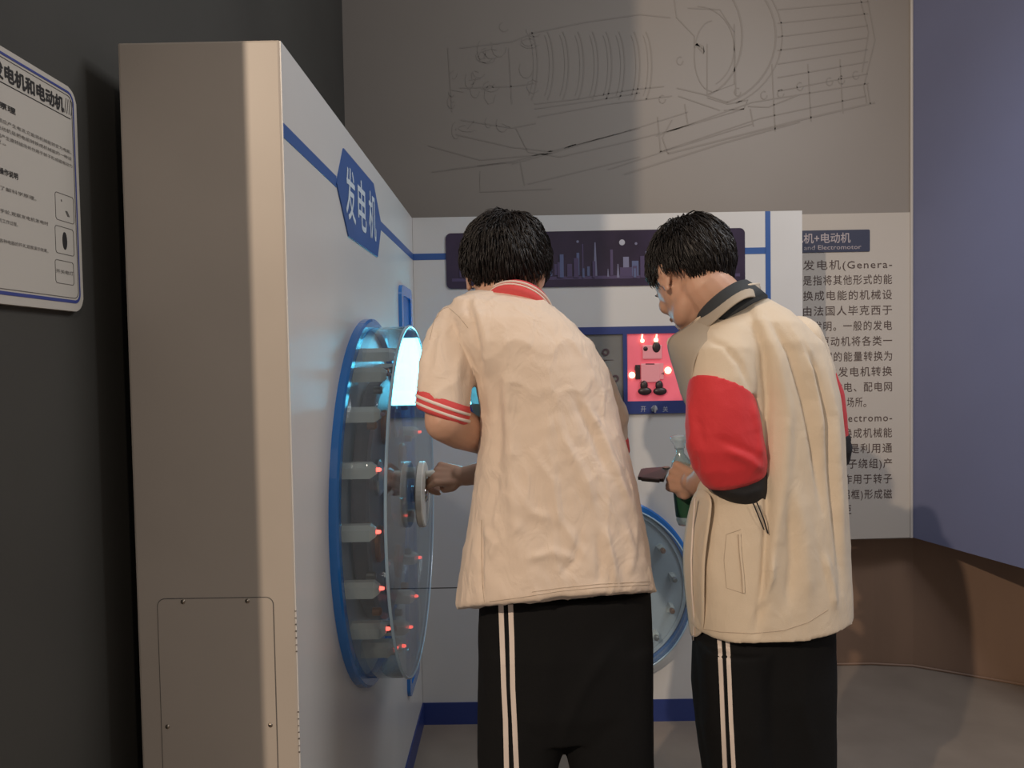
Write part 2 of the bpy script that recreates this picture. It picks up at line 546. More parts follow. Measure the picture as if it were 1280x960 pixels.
tl('它的装置简单实用,电动机是把电能转换成机械能的一种设', 89, 199, -60, 0.0062, 0.0, gry)
tl('备。它是利用通电线圈产生旋转磁场并作用于转子形成磁电动力', 90, 208, -60, 0.0062, 0.0, gry)
tl('旋转扭矩。', 7, 180, -60, 0.0062, 0.0, gry)
tl('阅读图文,了解科学原理。', 45, 249, -36, 0.0062, 0.0, gry)
tl('快速转动手轮,观察发电机发电时', 60, 280, -30, 0.0062, 0.0, gry)
tl('的工作过程。', 22, 281, -5, 0.0062, 0.0, gry)
tl('打开各种电器的开关,观察演示效果。', 60, 314, -15, 0.0062, 0.0, gry)
for k, (y0, y1) in enumerate(((243, 277), (284, 318), (326, 355))):
    a = solve_left(69, (y0 + y1) / 2); b = solve_left(92, (y0 + y1) / 2)
    zt = solve_left(80, y0).z; zb = solve_left(80, y1).z
    fr = obj('picture_frame', frame_plate('x', (a.y, b.y, zb, zt), (a.y + .0008, b.y - .0008, zb + .0008, zt - .0008), SX, SX + .0006, .005, .0045), gry, sg)
    cy, cz = (a.y + b.y) / 2, (zt + zb) / 2
    if k == 0:
        bm = bmesh.new()
        for q in range(3):
            ribbon([(SX, cy + .002 + q * .002, cz - .004), (SX, cy + .008 + q * .002, cz - .012)], .0007, (1, 0, 0), bm=bm)
        ribbon([(SX, cy - .009, cz + .012), (SX, cy - .0075, cz + .009)], .001, (1, 0, 0), bm=bm)
    elif k == 1:
        bm = prism([(SX, cy + .006 * math.cos(t * math.pi / 10), cz + .014 * math.sin(t * math.pi / 10)) for t in range(20)], (0.0008, 0, 0))
    else:
        bm = txt_mesh('开关电灯', RY, UZ, (SX, a.y + .002, cz - .003), em=.007, width=b.y - a.y - .004)
    obj('pictogram', bm, M['black'] if k == 1 else gry, sg)

# ------------------------------------------------------------------ left cabinet (side of the alcove) with generator drum
CX0, CX1, CY0, CY1, CZ = -0.672, -0.394, 1.33, 3.0, 2.0
lc = thing('generator_cabinet', 'tall white cabinet with blue sign and big clear drum, left of the students', 'exhibit cabinet', ((CX0 + CX1) / 2, 2.1, 0))
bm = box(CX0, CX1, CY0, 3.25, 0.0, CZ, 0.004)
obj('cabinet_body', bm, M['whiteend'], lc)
bm = plate('x', CY0 + 0.0015, 2.998, 0.09, CZ - 0.0015, CX1 - 0.001, CX1 + 0.0015)
obj('side_panel', bm, M['white'], lc)
SPX = CX1 + 0.0015
obj('kick_board', plate('x', CY0, 2.995, 0.0, 0.088, CX1, CX1 + 0.006), M['navy'], lc)
# access panel on the end
def endp(px, py):
    return P(px, py, CY0)
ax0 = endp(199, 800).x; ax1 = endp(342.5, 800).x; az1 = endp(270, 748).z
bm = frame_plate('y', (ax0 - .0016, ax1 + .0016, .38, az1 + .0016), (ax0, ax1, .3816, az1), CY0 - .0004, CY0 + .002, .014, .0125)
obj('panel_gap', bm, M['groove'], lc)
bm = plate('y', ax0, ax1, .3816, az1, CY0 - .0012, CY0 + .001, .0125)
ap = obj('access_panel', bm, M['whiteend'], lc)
for px, py in ((229, 752), (309.5, 751), (205.5, 908), (342.5, 906)):
    p = endp(px, py)
    if px == 205.5: p.x += .006
    if px == 342.5: p.x -= .006
    bm = revolve([(0, .0022), (.0022, .002), (.0038, .0008), (.0042, 0)], (p.x, CY0 - .0012, p.z), (0, -1, 0), 16)
    obj('screw', bm, M['steel'], ap, True)
for z in (0.86, 1.30, 1.75):   # paint chips on the front edge
    random.seed(int(z * 100))
    if z == 1.75: continue
    for k in range(7):
        zz = (0.80 if z == .86 else 0.98) + .012 * k - .04
        obj('paint_chip', box(CX1 - .0012, CX1 + .0018, CY0 - .0003, CY0 + .0012, zz, zz + random.uniform(.0008, .0025)), M['groove'], lc)
# blue stripe and hexagonal name plate
hexp = [(1.797, 1.942), (2.174, 1.945), (2.285, 1.848), (2.212, 1.745), (1.827, 1.744), (1.717, 1.844)]
sz_ = 1.8475; st = 0.0125
obj('blue_stripe', plate('x', CY0 + .002, 1.722, sz_ - st, sz_ + st, SPX, SPX + .001), M['blue'], lc)
obj('blue_stripe', plate('x', 2.28, 2.998, sz_ - st, sz_ + st, SPX, SPX + .001), M['blue'], lc)
hx = obj('name_plate', prism([(SPX, y, z) for y, z in hexp], (0.003, 0, 0)), M['blue'], lc)
for i, ch in enumerate('发电机'):
    y0 = (1.805, 1.943, 2.085)[i]
    lettering('lettering', ch, RY, UZ, (SPX + .003, y0, 1.785), M['letterwhite'], hx, height=0.125, width=0.105, bold=0.012)

# tall blue framed strip beyond the drum
tf = obj('blue_frame', frame_plate('x', (2.60, 2.86, 0.28, 1.705), (2.635, 2.825, 0.315, 1.67), SPX, SPX + .012, .035, .02), M['ringblue'], lc)
obj('frame_panel', plate('x', 2.635, 2.825, .315, 1.67, SPX, SPX + .004, .02), M['blue'], lc)

# the generator drum
def drum(parent, c, ax, R, depth, npost, plen, prad, phase, led=True, small=False):
    """c centre on panel plane, ax outward axis"""
    ax = Vector(ax); c = Vector(c)
    up = Vector((0, 0, 1)); sd = up.cross(ax).normalized()
    name = 'drum'
    root = obj('mounting_ring', revolve([(R - .006, 0), (R + .022, 0), (R + .022, .016), (R + .016, .020), (R - .006, .020)], c, ax, 96, True), M['ringblue'], parent, False)
    obj('backing_disc', revolve([(0, .003), (R - .008, .003), (R - .008, 0), (0, 0)], c, ax, 64), mat('drum_backing', (0.50, 0.52, 0.55), rough=0.3), root)
    bm = revolve([(R - .004, .004), (R, .004), (R, depth - .006), (R - .004, depth - .006)], c, ax, 96, True)
    obj('acrylic_wall', bm, M['acrylic'], root, True)
    bm = revolve([(0, depth - .005), (R + .001, depth - .005), (R + .001, depth), (0, depth)], c, ax, 96)
    obj('acrylic_face', bm, M['acrylic'], root)
    obj('acrylic_rim', revolve([(R + .001, depth - .006), (R + .004, depth - .005), (R + .004, depth), (R + .001, depth + .001), (R - .003, depth + .001)], c, ax, 96, True), M['acrylicedge'], root, True)
    # post prototype (hexagonal block, tapered tip) along local axes
    posts = []
    hw, hh = (.020, .017) if not small else (.017, .012)
    pm = bmesh.new()
    prof = [(-hw, -hh), (hw, -hh), (hw, hh * .4), (hw * .5, hh), (-hw * .5, hh), (-hw, hh * .4)]
    a = [pm.verts.new((0.003, u, v)) for u, v in prof]
    b = [pm.verts.new((plen - .012, u, v)) for u, v in prof]
    d = [pm.verts.new((plen, u * .55, v * .55)) for u, v in prof]
    n = len(prof)
    for A, B in ((a, b), (b, d)):
        for k in range(n):
            pm.faces.new((A[k], B[k], B[(k + 1) % n], A[(k + 1) % n]))
    pm.faces.new(a); pm.faces.new(d[::-1])
    bmesh.ops.recalc_face_normals(pm, faces=pm.faces)
    pme = bpy.data.meshes.new('post'); pm.to_mesh(pme); pm.free(); pme.materials.append(M['post'])
    lm = revolve([(0, 0), (.0045, 0), (.0045, .006), (.003, .010), (0, .011)], (0, 0, 0), (1, 0, 0), 10)
    lme = bpy.data.meshes.new('led'); lm.to_mesh(lme); lm.free(); lme.materials.append(M['led'] if led else M['steel'])
    bmx = revolve([(0, 0), (.010, 0), (.010, .018), (.006, .022), (0, .022)], (0, 0, 0), (1, 0, 0), 12)
    cme = bpy.data.meshes.new('bolt'); bmx.to_mesh(cme); bmx.free(); cme.materials.append(M['copper'])
    sme = cme.copy(); sme.materials.clear(); sme.materials.append(M['steel'])
    sme_off = lme.copy(); sme_off.materials.clear(); sme_off.materials.append(M['led_off'])
    for k in range(npost):
        t = phase + 2 * math.pi * k / npost
        rad = sd * math.cos(t) + up * math.sin(t)
        pos = c + rad * prad
        X = ax; Z = rad; Y = Z.cross(X)
        rot = Matrix(((X.x, Y.x, Z.x, 0), (X.y, Y.y, Z.y, 0), (X.z, Y.z, Z.z, 0), (0, 0, 0, 1)))
        if not small:
            # blocks stay level as in the photograph
            X = ax; Z = up; Y = Z.cross(X)
            rot = Matrix(((X.x, Y.x, Z.x, 0), (X.y, Y.y, Z.y, 0), (X.z, Y.z, Z.z, 0), (0, 0, 0, 1)))
        for nm, me, off in (('coil_post', pme, 0), ('indicator_light' if led else 'bolt', (lme if math.sin(t) < .45 else sme_off) if led else (cme if k % 3 else sme), plen)):
            o = bpy.data.objects.new(nm, me); C.objects.link(o)
            o.parent = root
            o.matrix_world = Matrix.Translation(pos + ax * off) @ rot
        if led:
            o = bpy.data.objects.new('coil_bolt', cme if k % 2 else sme); C.objects.link(o); o.parent = root
            o.matrix_world = Matrix.Translation(c + rad * (prad - .045) + ax * (plen * .55)) @ rot
    return root
DC = (SPX, 2.05, 1.082)
dr = drum(lc, DC, (1, 0, 0), 0.455, 0.1165, 18, 0.082, 0.388, math.radians(1), True)
# dark rotor with coils
obj('rotor', revolve([(0, .062), (.07, .062), (.08, .05), (.30, .05), (.315, .045), (.315, .012), (0, .012)], DC, (1, 0, 0), 72), M['rotor'], dr)
for k in range(8):
    t = math.radians(22 + 45 * k)
    c0 = Vector(DC) + Vector((.05, .21 * math.cos(t), .21 * math.sin(t)))
    obj('magnet', revolve([(0, .012), (.04, .012), (.045, .008), (.045, 0), (0, 0)], c0, (1, 0, 0), 24), M['chrome'] if k % 2 else M['copper'], dr)
# hand wheel on the face
whl = bmesh.new()
hc = (CX1 + 0.122, 2.05, 1.088)
revolve([(0, 0), (.084, 0), (.088, .003), (.088, .016), (.084, .019), (0, .019)], (hc[0] + .006, hc[1], hc[2]), (1, 0, 0), 48, bm=whl)
hw = obj('hand_wheel', whl, M['post'], lc)
obj('hub', revolve([(0, .008), (.016, .006), (.022, 0), (.022, -.03), (0, -.03)], (hc[0] + .025, hc[1], hc[2]), (1, 0, 0), 32), M['chrome'], hw, True)
KN = Vector((hc[0] + .025, 2.05, 1.088 + .055))
obj('crank_knob', revolve([(0, .034), (.009, .032), (.010, .02), (.008, .006), (.008, 0), (0, 0)], KN, (1, 0, 0), 24), M['post'], hw, True)

# ------------------------------------------------------------------ front cabinet (back of the alcove)
FY = 3.0
fc = thing('front_exhibit_cabinet', 'wide low white exhibit cabinet facing the camera behind both students, with dark city picture', 'exhibit cabinet', (0.36, 3.1, 0))
FX0, FX1 = CX1 + .002, 1.119
obj('cabinet_body', box(FX0, FX1, FY + .003, FY + .2, 0, 2.0, .003), M['white'], fc)
zs = P(560, 735, FY).z
obj('front_panel', plate('y', FX0, FX1, zs + .0025, 1.999, FY, FY + .003), M['white'], fc)
obj('front_panel', plate('y', FX0, FX1, .088, zs - .0025, FY, FY + .003), M['white'], fc)
obj('panel_gap', plate('y', FX0, FX1, zs - .0025, zs + .0025, FY + .002, FY + .003), M['groove'], fc)
obj('kick_board', plate('y', FX0, FX1, 0, .088, FY - .004, FY + .003), M['navy'], fc)
vx = P(960, 330, FY).x
obj('blue_stripe', plate('y', FX0, vx - .009, sz_ - st, sz_ + st, FY - .001, FY), M['blue'], fc)
obj('blue_stripe', plate('y', vx - .010, vx + .010, .09, 1.999, FY - .001, FY), M['blue'], fc)

# dark night city picture
a = P(557, 292, FY); b = P(931, 355, FY)
c0 = P(557, 362, FY).z
bm = plate('y', a.x, b.x, c0 + .002, a.z, FY - .005, FY, .02)
cp = obj('city_picture', bm, mat('city_print', (0.035, 0.022, 0.05), rough=0.25, var=0.35, vscale=4), fc)
CPY = FY - .0052
cols = [mat('city_light_%s' % n, c, rough=.4) for n, c in (('blue', (.09, .11, .22)), ('pale', (.17, .17, .27)), ('violet', (.065, .045, .11)))]
random.seed(5)
tw = [(686, 690, 323, 345, 0), (700, 704, 322, 338, 1), (721, 724, 316, 344, 0), (728, 729, 305, 348, 2), (742, 746, 303, 345, 1), (763, 766, 312, 344, 2), (771, 774, 330, 347, 1),
      (779, 786, 321, 336, 1), (775, 792, 334, 346, 2), (790, 798, 326, 345, 0), (806, 809, 314, 345, 1), (812, 815, 320, 346, 2), (759, 761, 336, 346, 1), (734, 737, 333, 345, 0), (693, 697, 330, 344, 2), (709, 715, 330, 346, 2)]
for i in range(20):
    x = random.uniform(570, 925)
    tw.append((x, x + random.uniform(2, 6), random.uniform(318, 336), 347, random.choice((0, 2, 2))))
for (x0, x1, y0, y1, ci) in tw:
    p0 = P(x0, y1, CPY); p1 = P(x1, y0, CPY)
    tp = (p0.x + p1.x) / 2
    wdt = (p1.x - p0.x)
    top = wdt * (.15 if ci == 1 and x1 - x0 < 5 else .5)
    cy_ = CPY - .00012 * tw.index((x0, x1, y0, y1, ci))
    bm = prism([(p0.x, cy_, p0.z), (p1.x, cy_, p0.z), (tp + top, cy_, p1.z), (tp - top, cy_, p1.z)], (0, -.0006, 0))
    obj('tower', bm, cols[ci], cp)
for px, py, r in ((777.5, 303, 3.6), (722, 302, 1.6), (795, 304.5, 1.6)):
    p = P(px, py, CPY)
    obj('moon', revolve([(0, .001), (r / 320, .001), (r / 320, 0)], p, (0, -1, 0), 20), mat('moon_print', (.35, .36, .42), rough=.5) if r > 2 else cols[1], cp)
p0 = P(565, 352, CPY); p1 = P(925, 346, CPY)
obj('ground_band', plate('y', p0.x, p1.x, p0.z, p0.z + .012, CPY, CPY - .0004), cols[2], cp)

# navy frame with four display windows
zt = P(795, 408, FY).z; zb = P(795, 517, FY).z
sx = [(-.247, -.034), (-.021, .192), (.205, .418), (.434, .650)]
wz0, wz1 = P(817, 501, FY).z, P(817, 417, FY).z
fx0, fx1 = -.285, .69
bm = bmesh.new()
F0, F1 = FY - .012, FY
xs = [fx0] + [v for s in sx for v in s] + [fx1]
box(fx0, fx1, F0, F1, wz1, zt, bm=bm); box(fx0, fx1, F0, F1, zb, wz0, bm=bm)
for k in range(0, len(xs), 2):
    box(xs[k], xs[k + 1], F0, F1, wz0, wz1, bm=bm)
nf = obj('display_frame', bm, M['navy'], fc)
scr_m = mat('bright_screen', (.6, .9, .95), rough=.3, emit=(0.12, 0.66, 0.90), estr=17)
bk = mat('grey_display_back', (.17, .17, .165), rough=.25, var=.15, vscale=5)
obj('lit_screen', plate('y', sx[0][0], sx[0][1], wz0, wz1, FY - .004, FY - .001), scr_m, nf)
obj('display_window', plate('y', sx[1][0], sx[1][1], wz0, wz1, FY - .004, FY - .001), bk, nf)
obj('display_window', plate('y', sx[2][0], sx[2][1], wz0, wz1, FY - .004, FY - .001), bk, nf)
pk = mat('pink_backlit_panel', (.62, .15, .2), rough=.4, var=.12, vscale=12, emit=(1.0, .10, .15), estr=.32)
obj('pink_window', plate('y', sx[3][0], sx[3][1], wz0, wz1, FY - .004, FY - .001), pk, nf)
# coil marks in the grey window
for px, py, r in ((757, 440, 4.5), (769, 473, 4.5), (741, 470, 3)):
    p = P(px, py, FY - .004)
    obj('coil', revolve([(r / 320 * .55, 0), (r / 320, 0), (r / 320, .004), (r / 320 * .55, .004)], p, (0, -1, 0), 20, True), M['rotor'], nf)
p0 = P(745, 452, FY - .004); p1 = P(767, 450, FY - .004)
obj('wire', tube([p0, (p0 + p1) / 2 + Vector((0, -.002, .003)), p1], .0012, 6), M['rotor'], nf)
# small toy robot of electronic parts in the pink window
Q = FY - .004
dk = mat('toy_black', (.03, .018, .02), rough=.4)
tp = mat('toy_translucent_body', (.55, .26, .28), rough=.35, emit=(1, .25, .3), estr=.22)
gw = mat('toy_lamp', (1, .8, .5), rough=.3, emit=(1.0, .72, .38), estr=3.5)
def ell(cpt, r, n=16, bm=None):
    own = bmesh.new()
    bmesh.ops.create_uvsphere(own, u_segments=n, v_segments=max(6, n // 2), radius=1)
    for v in own.verts:
        v.co = Vector(cpt) + Vector((v.co.x * r[0], v.co.y * r[1], v.co.z * r[2]))
    if bm is None:
        return own
    merge(bm, own)
    return bm
def q(px, py, d=0):
    return P(px, py, Q - d)
def part_box(n, x0, x1, y0, y1, d, m, bev=.003):
    a = q(x0, y1); b = q(x1, y0)
    return obj(n, box(a.x, b.x, Q - d, Q, a.z, b.z, bev), m, nf)
part_box('toy_head', 803, 827, 431, 449, .010, tp, .004)
part_box('toy_torso', 801, 824, 454, 478, .012, tp, .004)
part_box('toy_arm', 794, 800, 456, 474, .008, dk, .001)
part_box('toy_arm', 824, 829, 454, 474, .008, tp, .001)
obj('toy_eye', ell(q(807, 436, .010), (.009, .004, .009)), dk, nf, True)
obj('toy_eye_patch', ell(q(820.5, 434, .010), (.016, .005, .021)), dk, nf, True)
for x, y, r in ((803, 426, .008), (820, 425, .009), (790, 469, .0125), (835, 463, .0135)):
    obj('toy_lamp', ell(q(x, y, .008), (r, .006, r)), gw, nf, True)
for x in (802, 820):
    obj('toy_ear', tube([q(x, 426, .006), q(x + 1, 418, .006)], .003, 8), gw, nf, True)
for sx_, s2 in ((806, -1), (825, 1)):
    bm = ell(q(sx_, 489, .010), (.027, .010, .016))
    ell(q(sx_ - 1, 482, .009), (.015, .009, .021), bm=bm)
    obj('toy_shoe', bm, dk, nf, True)
obj('toy_belt', tube([q(807, 455, .012), q(818, 455, .012)], .002, 6), dk, nf)
random.seed(8)
for k in range(10):
    bm = bmesh.new()
    x = random.uniform(793, 833); y = random.uniform(452, 476)
    tube([q(x, y, .01), q(x + random.uniform(-3, 3), y + random.uniform(1, 5), .01)], .0011, 5, bm)
    obj('toy_wire', bm, dk, nf)
# switch row below
kz = P(818, 511, FY).z
for ch, px in (('开', 801), ('关', 828.5)):
    p = P(px, 515.0, F0)
    lettering('lettering', ch, RX, UZ, (p.x, F0, p.z), mat('label_white', (.35, .36, .42), rough=.5), nf, height=.022, width=.02, bold=.004)
p = P(818, 511, F0)
bm = revolve([(0, .012), (.009, .010), (.012, .002), (.014, 0)], p, (0, -1, 0), 6)
box(p.x - .003, p.x + .003, F0 - .016, F0 - .006, p.z - .014, p.z + .014, .001, bm=bm)
obj('switch_knob', bm, mat('knob_grey', (.45, .47, .5), rough=.3, metal=.4), nf)

# second, smaller drum low on the front cabinet
d2c = (P(753.6, 733.5, FY).x, FY, P(753.6, 733.5, FY).z)
d2 = drum(fc, d2c, (0, -1, 0), .338, .075, 14, .040, .275, math.radians(8), False, True)
obj('rotor', revolve([(0, .03), (.05, .03), (.06, .02), (.17, .02), (.17, .01), (0, .01)], d2c, (0, -1, 0), 48), M['rotor'], d2)
obj('inner_ring', revolve([(.315, .006), (.328, .006), (.328, .012), (.315, .012)], d2c, (0, -1, 0), 72, True), mat('inner_ring_white', (.55, .57, .6), rough=.3), d2)

# ------------------------------------------------------------------ people: tools
M['skin'] = mat('skin', (0.52, 0.30, 0.205), rough=0.5, var=0.08, vscale=14, bump=0.05, bscale=300)
M['skin'].node_tree.nodes['Principled BSDF'].inputs['Subsurface Weight'].default_value = 0.12
M['skin'].node_tree.nodes['Principled BSDF'].inputs['Subsurface Radius'].default_value = (.012, .005, .003)
M['skin2'] = M['skin']
M['hair'] = mat('black_hair', (0.012, 0.009, 0.008), rough=0.5, spec=0.4)
M['shirt'] = mat('cream_cotton', (0.70, 0.565, 0.45), rough=0.85, sheen=0.25, bump=0.35, bscale=700, var=0.02, vscale=9, crumple=0.45)
M['jacket'] = mat('cream_twill', (0.64, 0.53, 0.40), rough=0.8, sheen=0.2, bump=0.3, bscale=600, var=0.02, vscale=9, crumple=0.22)
M['lining'] = mat('jacket_inside', (0.40, 0.34, 0.27), rough=0.85, bump=0.3, bscale=500)
M['red'] = mat('red_cloth', (0.60, 0.028, 0.035), rough=0.75, sheen=0.1, bump=0.25, bscale=600, crumple=0.2)
M['redrib'] = mat('red_rib_knit', (0.62, 0.07, 0.07), rough=0.8, bump=0.5, bscale=400)
M['stripe'] = mat('white_stripe_knit', (0.72, 0.62, 0.55), rough=0.85)
M['dark'] = mat('black_trouser_cloth', (0.0055, 0.0055, 0.006), rough=0.9, spec=0.25, sheen=0.0, bump=0.3, bscale=500)
M['blackcuff'] = mat('black_cuff_cloth', (0.012, 0.012, 0.014), rough=0.8, bump=0.3, bscale=500)
M['polo'] = mat('charcoal_collar', (0.03, 0.035, 0.04), rough=0.8, bump=0.4, bscale=500)
M['stitch'] = mat('seam_stitch', (0.42, 0.33, 0.25), rough=0.9)

def capsule(bm, a, b, ra, rb, n=16):
    a = Vector(a); b = Vector(b)
    d = b - a
    L_ = d.length
    ax = d.normalized() if L_ > 1e-6 else Vector((0, 0, 1))
    prof = [(0, -ra)]
    for k in range(1, 5):
        t = math.pi / 2 * k / 4
        prof.append((ra * math.sin(t), -ra * math.cos(t)))
    for k in range(0, 5):
        t = math.pi / 2 * k / 4
        prof.append((rb * math.cos(t), L_ + rb * math.sin(t)))
    prof[-1] = (0, L_ + rb)
    own = revolve(prof, a, ax, n)
    bmesh.ops.recalc_face_normals(own, faces=own.faces)
    merge(bm, own)

def chain(bm, pts, n=16):
    """pts: list of (vector, radius)"""
    for (a, ra), (b, rb) in zip(pts, pts[1:]):
        capsule(bm, a, b, ra, rb, n)

def ellx(bm, c, r, rot=None, M4=None, n=20):
    own = bmesh.new()
    bmesh.ops.create_uvsphere(own, u_segments=n, v_segments=n // 2, radius=1)
    for v in own.verts:
        p = Vector((v.co.x * r[0], v.co.y * r[1], v.co.z * r[2]))
        if rot: p = rot @ p
        p = p + Vector(c)
        v.co = M4 @ p if M4 else p
    merge(bm, own)

def loft(bm, rings, n=40):
    """rings: (centre, u, v, exponent)"""
    own = bmesh.new()
    R = []
    for c, u, v, e in rings:
        ring = []
        for k in range(n):
            t = 2 * math.pi * k / n
            ct, st = math.cos(t), math.sin(t)
            x = math.copysign(abs(ct) ** (2 / e), ct); y = math.copysign(abs(st) ** (2 / e), st)
            ring.append(own.verts.new(Vector(c) + Vector(u) * x + Vector(v) * y))
        R.append(ring)
    for A, B in zip(R, R[1:]):
        for k in range(n):
            own.faces.new((A[k], B[k], B[(k + 1) % n], A[(k + 1) % n]))
    own.faces.new(R[0]); own.faces.new(R[-1][::-1])
    bmesh.ops.recalc_face_normals(own, faces=own.faces)
    merge(bm, own)

def hring(py, l, r, D, b, e=2.3, tz=0.0, yaw=0.0, dd=0.0, vz=0.0):
    """level ring whose silhouette runs from pixel l to r at depth D"""
    p0 = P(l, py, D - dd); p1 = P(r, py, D + dd)
    z = (p0.z + p1.z) / 2
    c = (p0 + p1) / 2; c.z = z
    u = (p1 - p0) / 2; u.z = tz
    v = Vector((-u.y, u.x, 0)).normalized() * b
    v.z = -vz
    return (c, u, v, e)

def remesh(name, bm, voxel, smooth_it=4, factor=0.5):
    me = bpy.data.meshes.new('tmp'); bm.to_mesh(me); bm.free()
    o = bpy.data.objects.new('tmp', me); C.objects.link(o)
    m = o.modifiers.new('r', 'REMESH'); m.mode = 'VOXEL'; m.voxel_size = voxel; m.use_smooth_shade = True
    s = o.modifiers.new('s', 'SMOOTH'); s.iterations = smooth_it; s.factor = factor
    dg = bpy.context.evaluated_depsgraph_get(); dg.update()
    out = bpy.data.meshes.new_from_object(o.evaluated_get(dg))
    out.name = name
    bpy.data.objects.remove(o); bpy.data.meshes.remove(me)
    for p in out.polygons:
        p.use_smooth = True
    return out

def seg_dist(x, y, a, b):
    dx, dy = b[0] - a[0], b[1] - a[1]
    L2 = dx * dx + dy * dy
    t = max(0.0, min(1.0, ((x - a[0]) * dx + (y - a[1]) * dy) / L2)) if L2 else 0.0
    return math.hypot(x - a[0] - t * dx, y - a[1] - t * dy), t

def wrinkle(me, folds=(), amp=0.002, scale=9.0, stretch=(1.6, 1.6, 0.45), seed=0.0, calm=None, amp2=0.0008):
    """cloth relief: drawn folds (pixel polylines, width, height in m) plus soft directional noise"""
    nrm = [v.normal.copy() for v in me.vertices]
    off = Vector((seed, seed * 1.7, seed * .3))
    for i, v in enumerate(me.vertices):
        p = v.co
        q_ = Vector((p.x * stretch[0], p.y * stretch[1], p.z * stretch[2])) * scale + off
        d = noise.noise(q_) * amp * 1.4
        r_ = 1 - abs(noise.noise(q_ * 1.9 + Vector((3, 1, 2)))) * 2
        d += r_ * r_ * r_ * amp2 * (1 if r_ > 0 else 0)
        d += noise.noise(p * 38 + off) * amp2 * 0.6
        if folds:
            tc = (CAMP - p).normalized().dot(nrm[i])
            if tc > -0.25:
                fx, fy = pix(p)
                fade = min(1, max(0, (tc + .25) / .35))
                for pts, wd, h in folds:
                    best = 1e9; bt = 0
                    n_ = len(pts) - 1
                    for k in range(n_):
                        ds, t = seg_dist(fx, fy, pts[k], pts[k + 1])
                        if ds < best:
                            best = ds; bt = (k + t) / n_
                    if best < wd * 2.6:
                        taper = min(1, 4 * bt + .15, 4 * (1 - bt) + .15)
                        d += h * math.exp(-(best / wd) ** 2) * taper * fade
        v.co = p + nrm[i] * d
    me.update()

def bvh(o):
    me = o.data
    return BVHTree.FromPolygons([v.co.copy() for v in me.vertices], [tuple(p.vertices) for p in me.polygons])

def on_surface(tree, px, py, lift=0.0, fallback=None):
    d = ray(px, py)
    h = tree.ray_cast(CAMP, d)
    if h[0] is None:
        n_ = tree.find_nearest(CAMP + d * (fallback or 1.65))
        return n_[0] + n_[1] * lift, n_[1]
    n = h[1]
    if n.dot(d) > 0: n = -n
    return h[0] + n * lift, n

def densify(pts, step):
    out = []
    for a, b in zip(pts, pts[1:]):
        L_ = math.hypot(b[0] - a[0], b[1] - a[1])
        k = max(1, int(L_ / step))
        for i in range(k):
            t = i / k
            out.append((a[0] + (b[0] - a[0]) * t, a[1] + (b[1] - a[1]) * t))
    out.append(pts[-1])
    return out

def strip_on(tree, pts, half_px, lift=0.0015, step=6, thick=0.001):
    """cloth strip that lies on a garment along a line"""
    bm = bmesh.new()
    pts = densify(pts, step)
    prev = None
    for i, p in enumerate(pts):
        a = pts[max(i - 1, 0)]; b = pts[min(i + 1, len(pts) - 1)]
        tx, ty = b[0] - a[0], b[1] - a[1]
        l = math.hypot(tx, ty) or 1
        nx, ny = -ty / l, tx / l
        A, n1 = on_surface(tree, p[0] + nx * half_px, p[1] + ny * half_px)
        B, n2 = on_surface(tree, p[0] - nx * half_px, p[1] - ny * half_px)
        n = (n1 + n2).normalized()
        cur = [bm.verts.new(A + n * lift), bm.verts.new(B + n * lift), bm.verts.new(B - n * thick), bm.verts.new(A - n * thick)]
        if prev:
            for k in range(4):
                bm.faces.new((prev[k], cur[k], cur[(k + 1) % 4], prev[(k + 1) % 4]))
        else:
            bm.faces.new(cur)
        prev = cur
    bm.faces.new(prev[::-1])
    return bm

def seam_on(tree, pts, r=0.0007, step=5):
    return tube([on_surface(tree, x, y, r * 0.4)[0] for x, y in densify(pts, step)], r, 5)

def sheet(name, rows_, thick, m, parent, sub=2):
    """free cloth panel through a grid of points"""
    bm = bmesh.new()
    V = [[bm.verts.new(p) for p in r] for r in rows_]
    for A, B in zip(V, V[1:]):
        for k in range(len(A) - 1):
            bm.faces.new((A[k], A[k + 1], B[k + 1], B[k]))
    me = bpy.data.meshes.new('tmp'); bm.to_mesh(me); bm.free()
    o = bpy.data.objects.new('tmp', me); C.objects.link(o)
    s = o.modifiers.new('a', 'SUBSURF'); s.levels = sub; s.render_levels = sub
    t = o.modifiers.new('b', 'SOLIDIFY'); t.thickness = thick; t.offset = 0
    dg = bpy.context.evaluated_depsgraph_get(); dg.update()
    out = bpy.data.meshes.new_from_object(o.evaluated_get(dg)); out.name = name
    bpy.data.objects.remove(o); bpy.data.meshes.remove(me)
    return mesh_obj(name, out, m, parent, True)

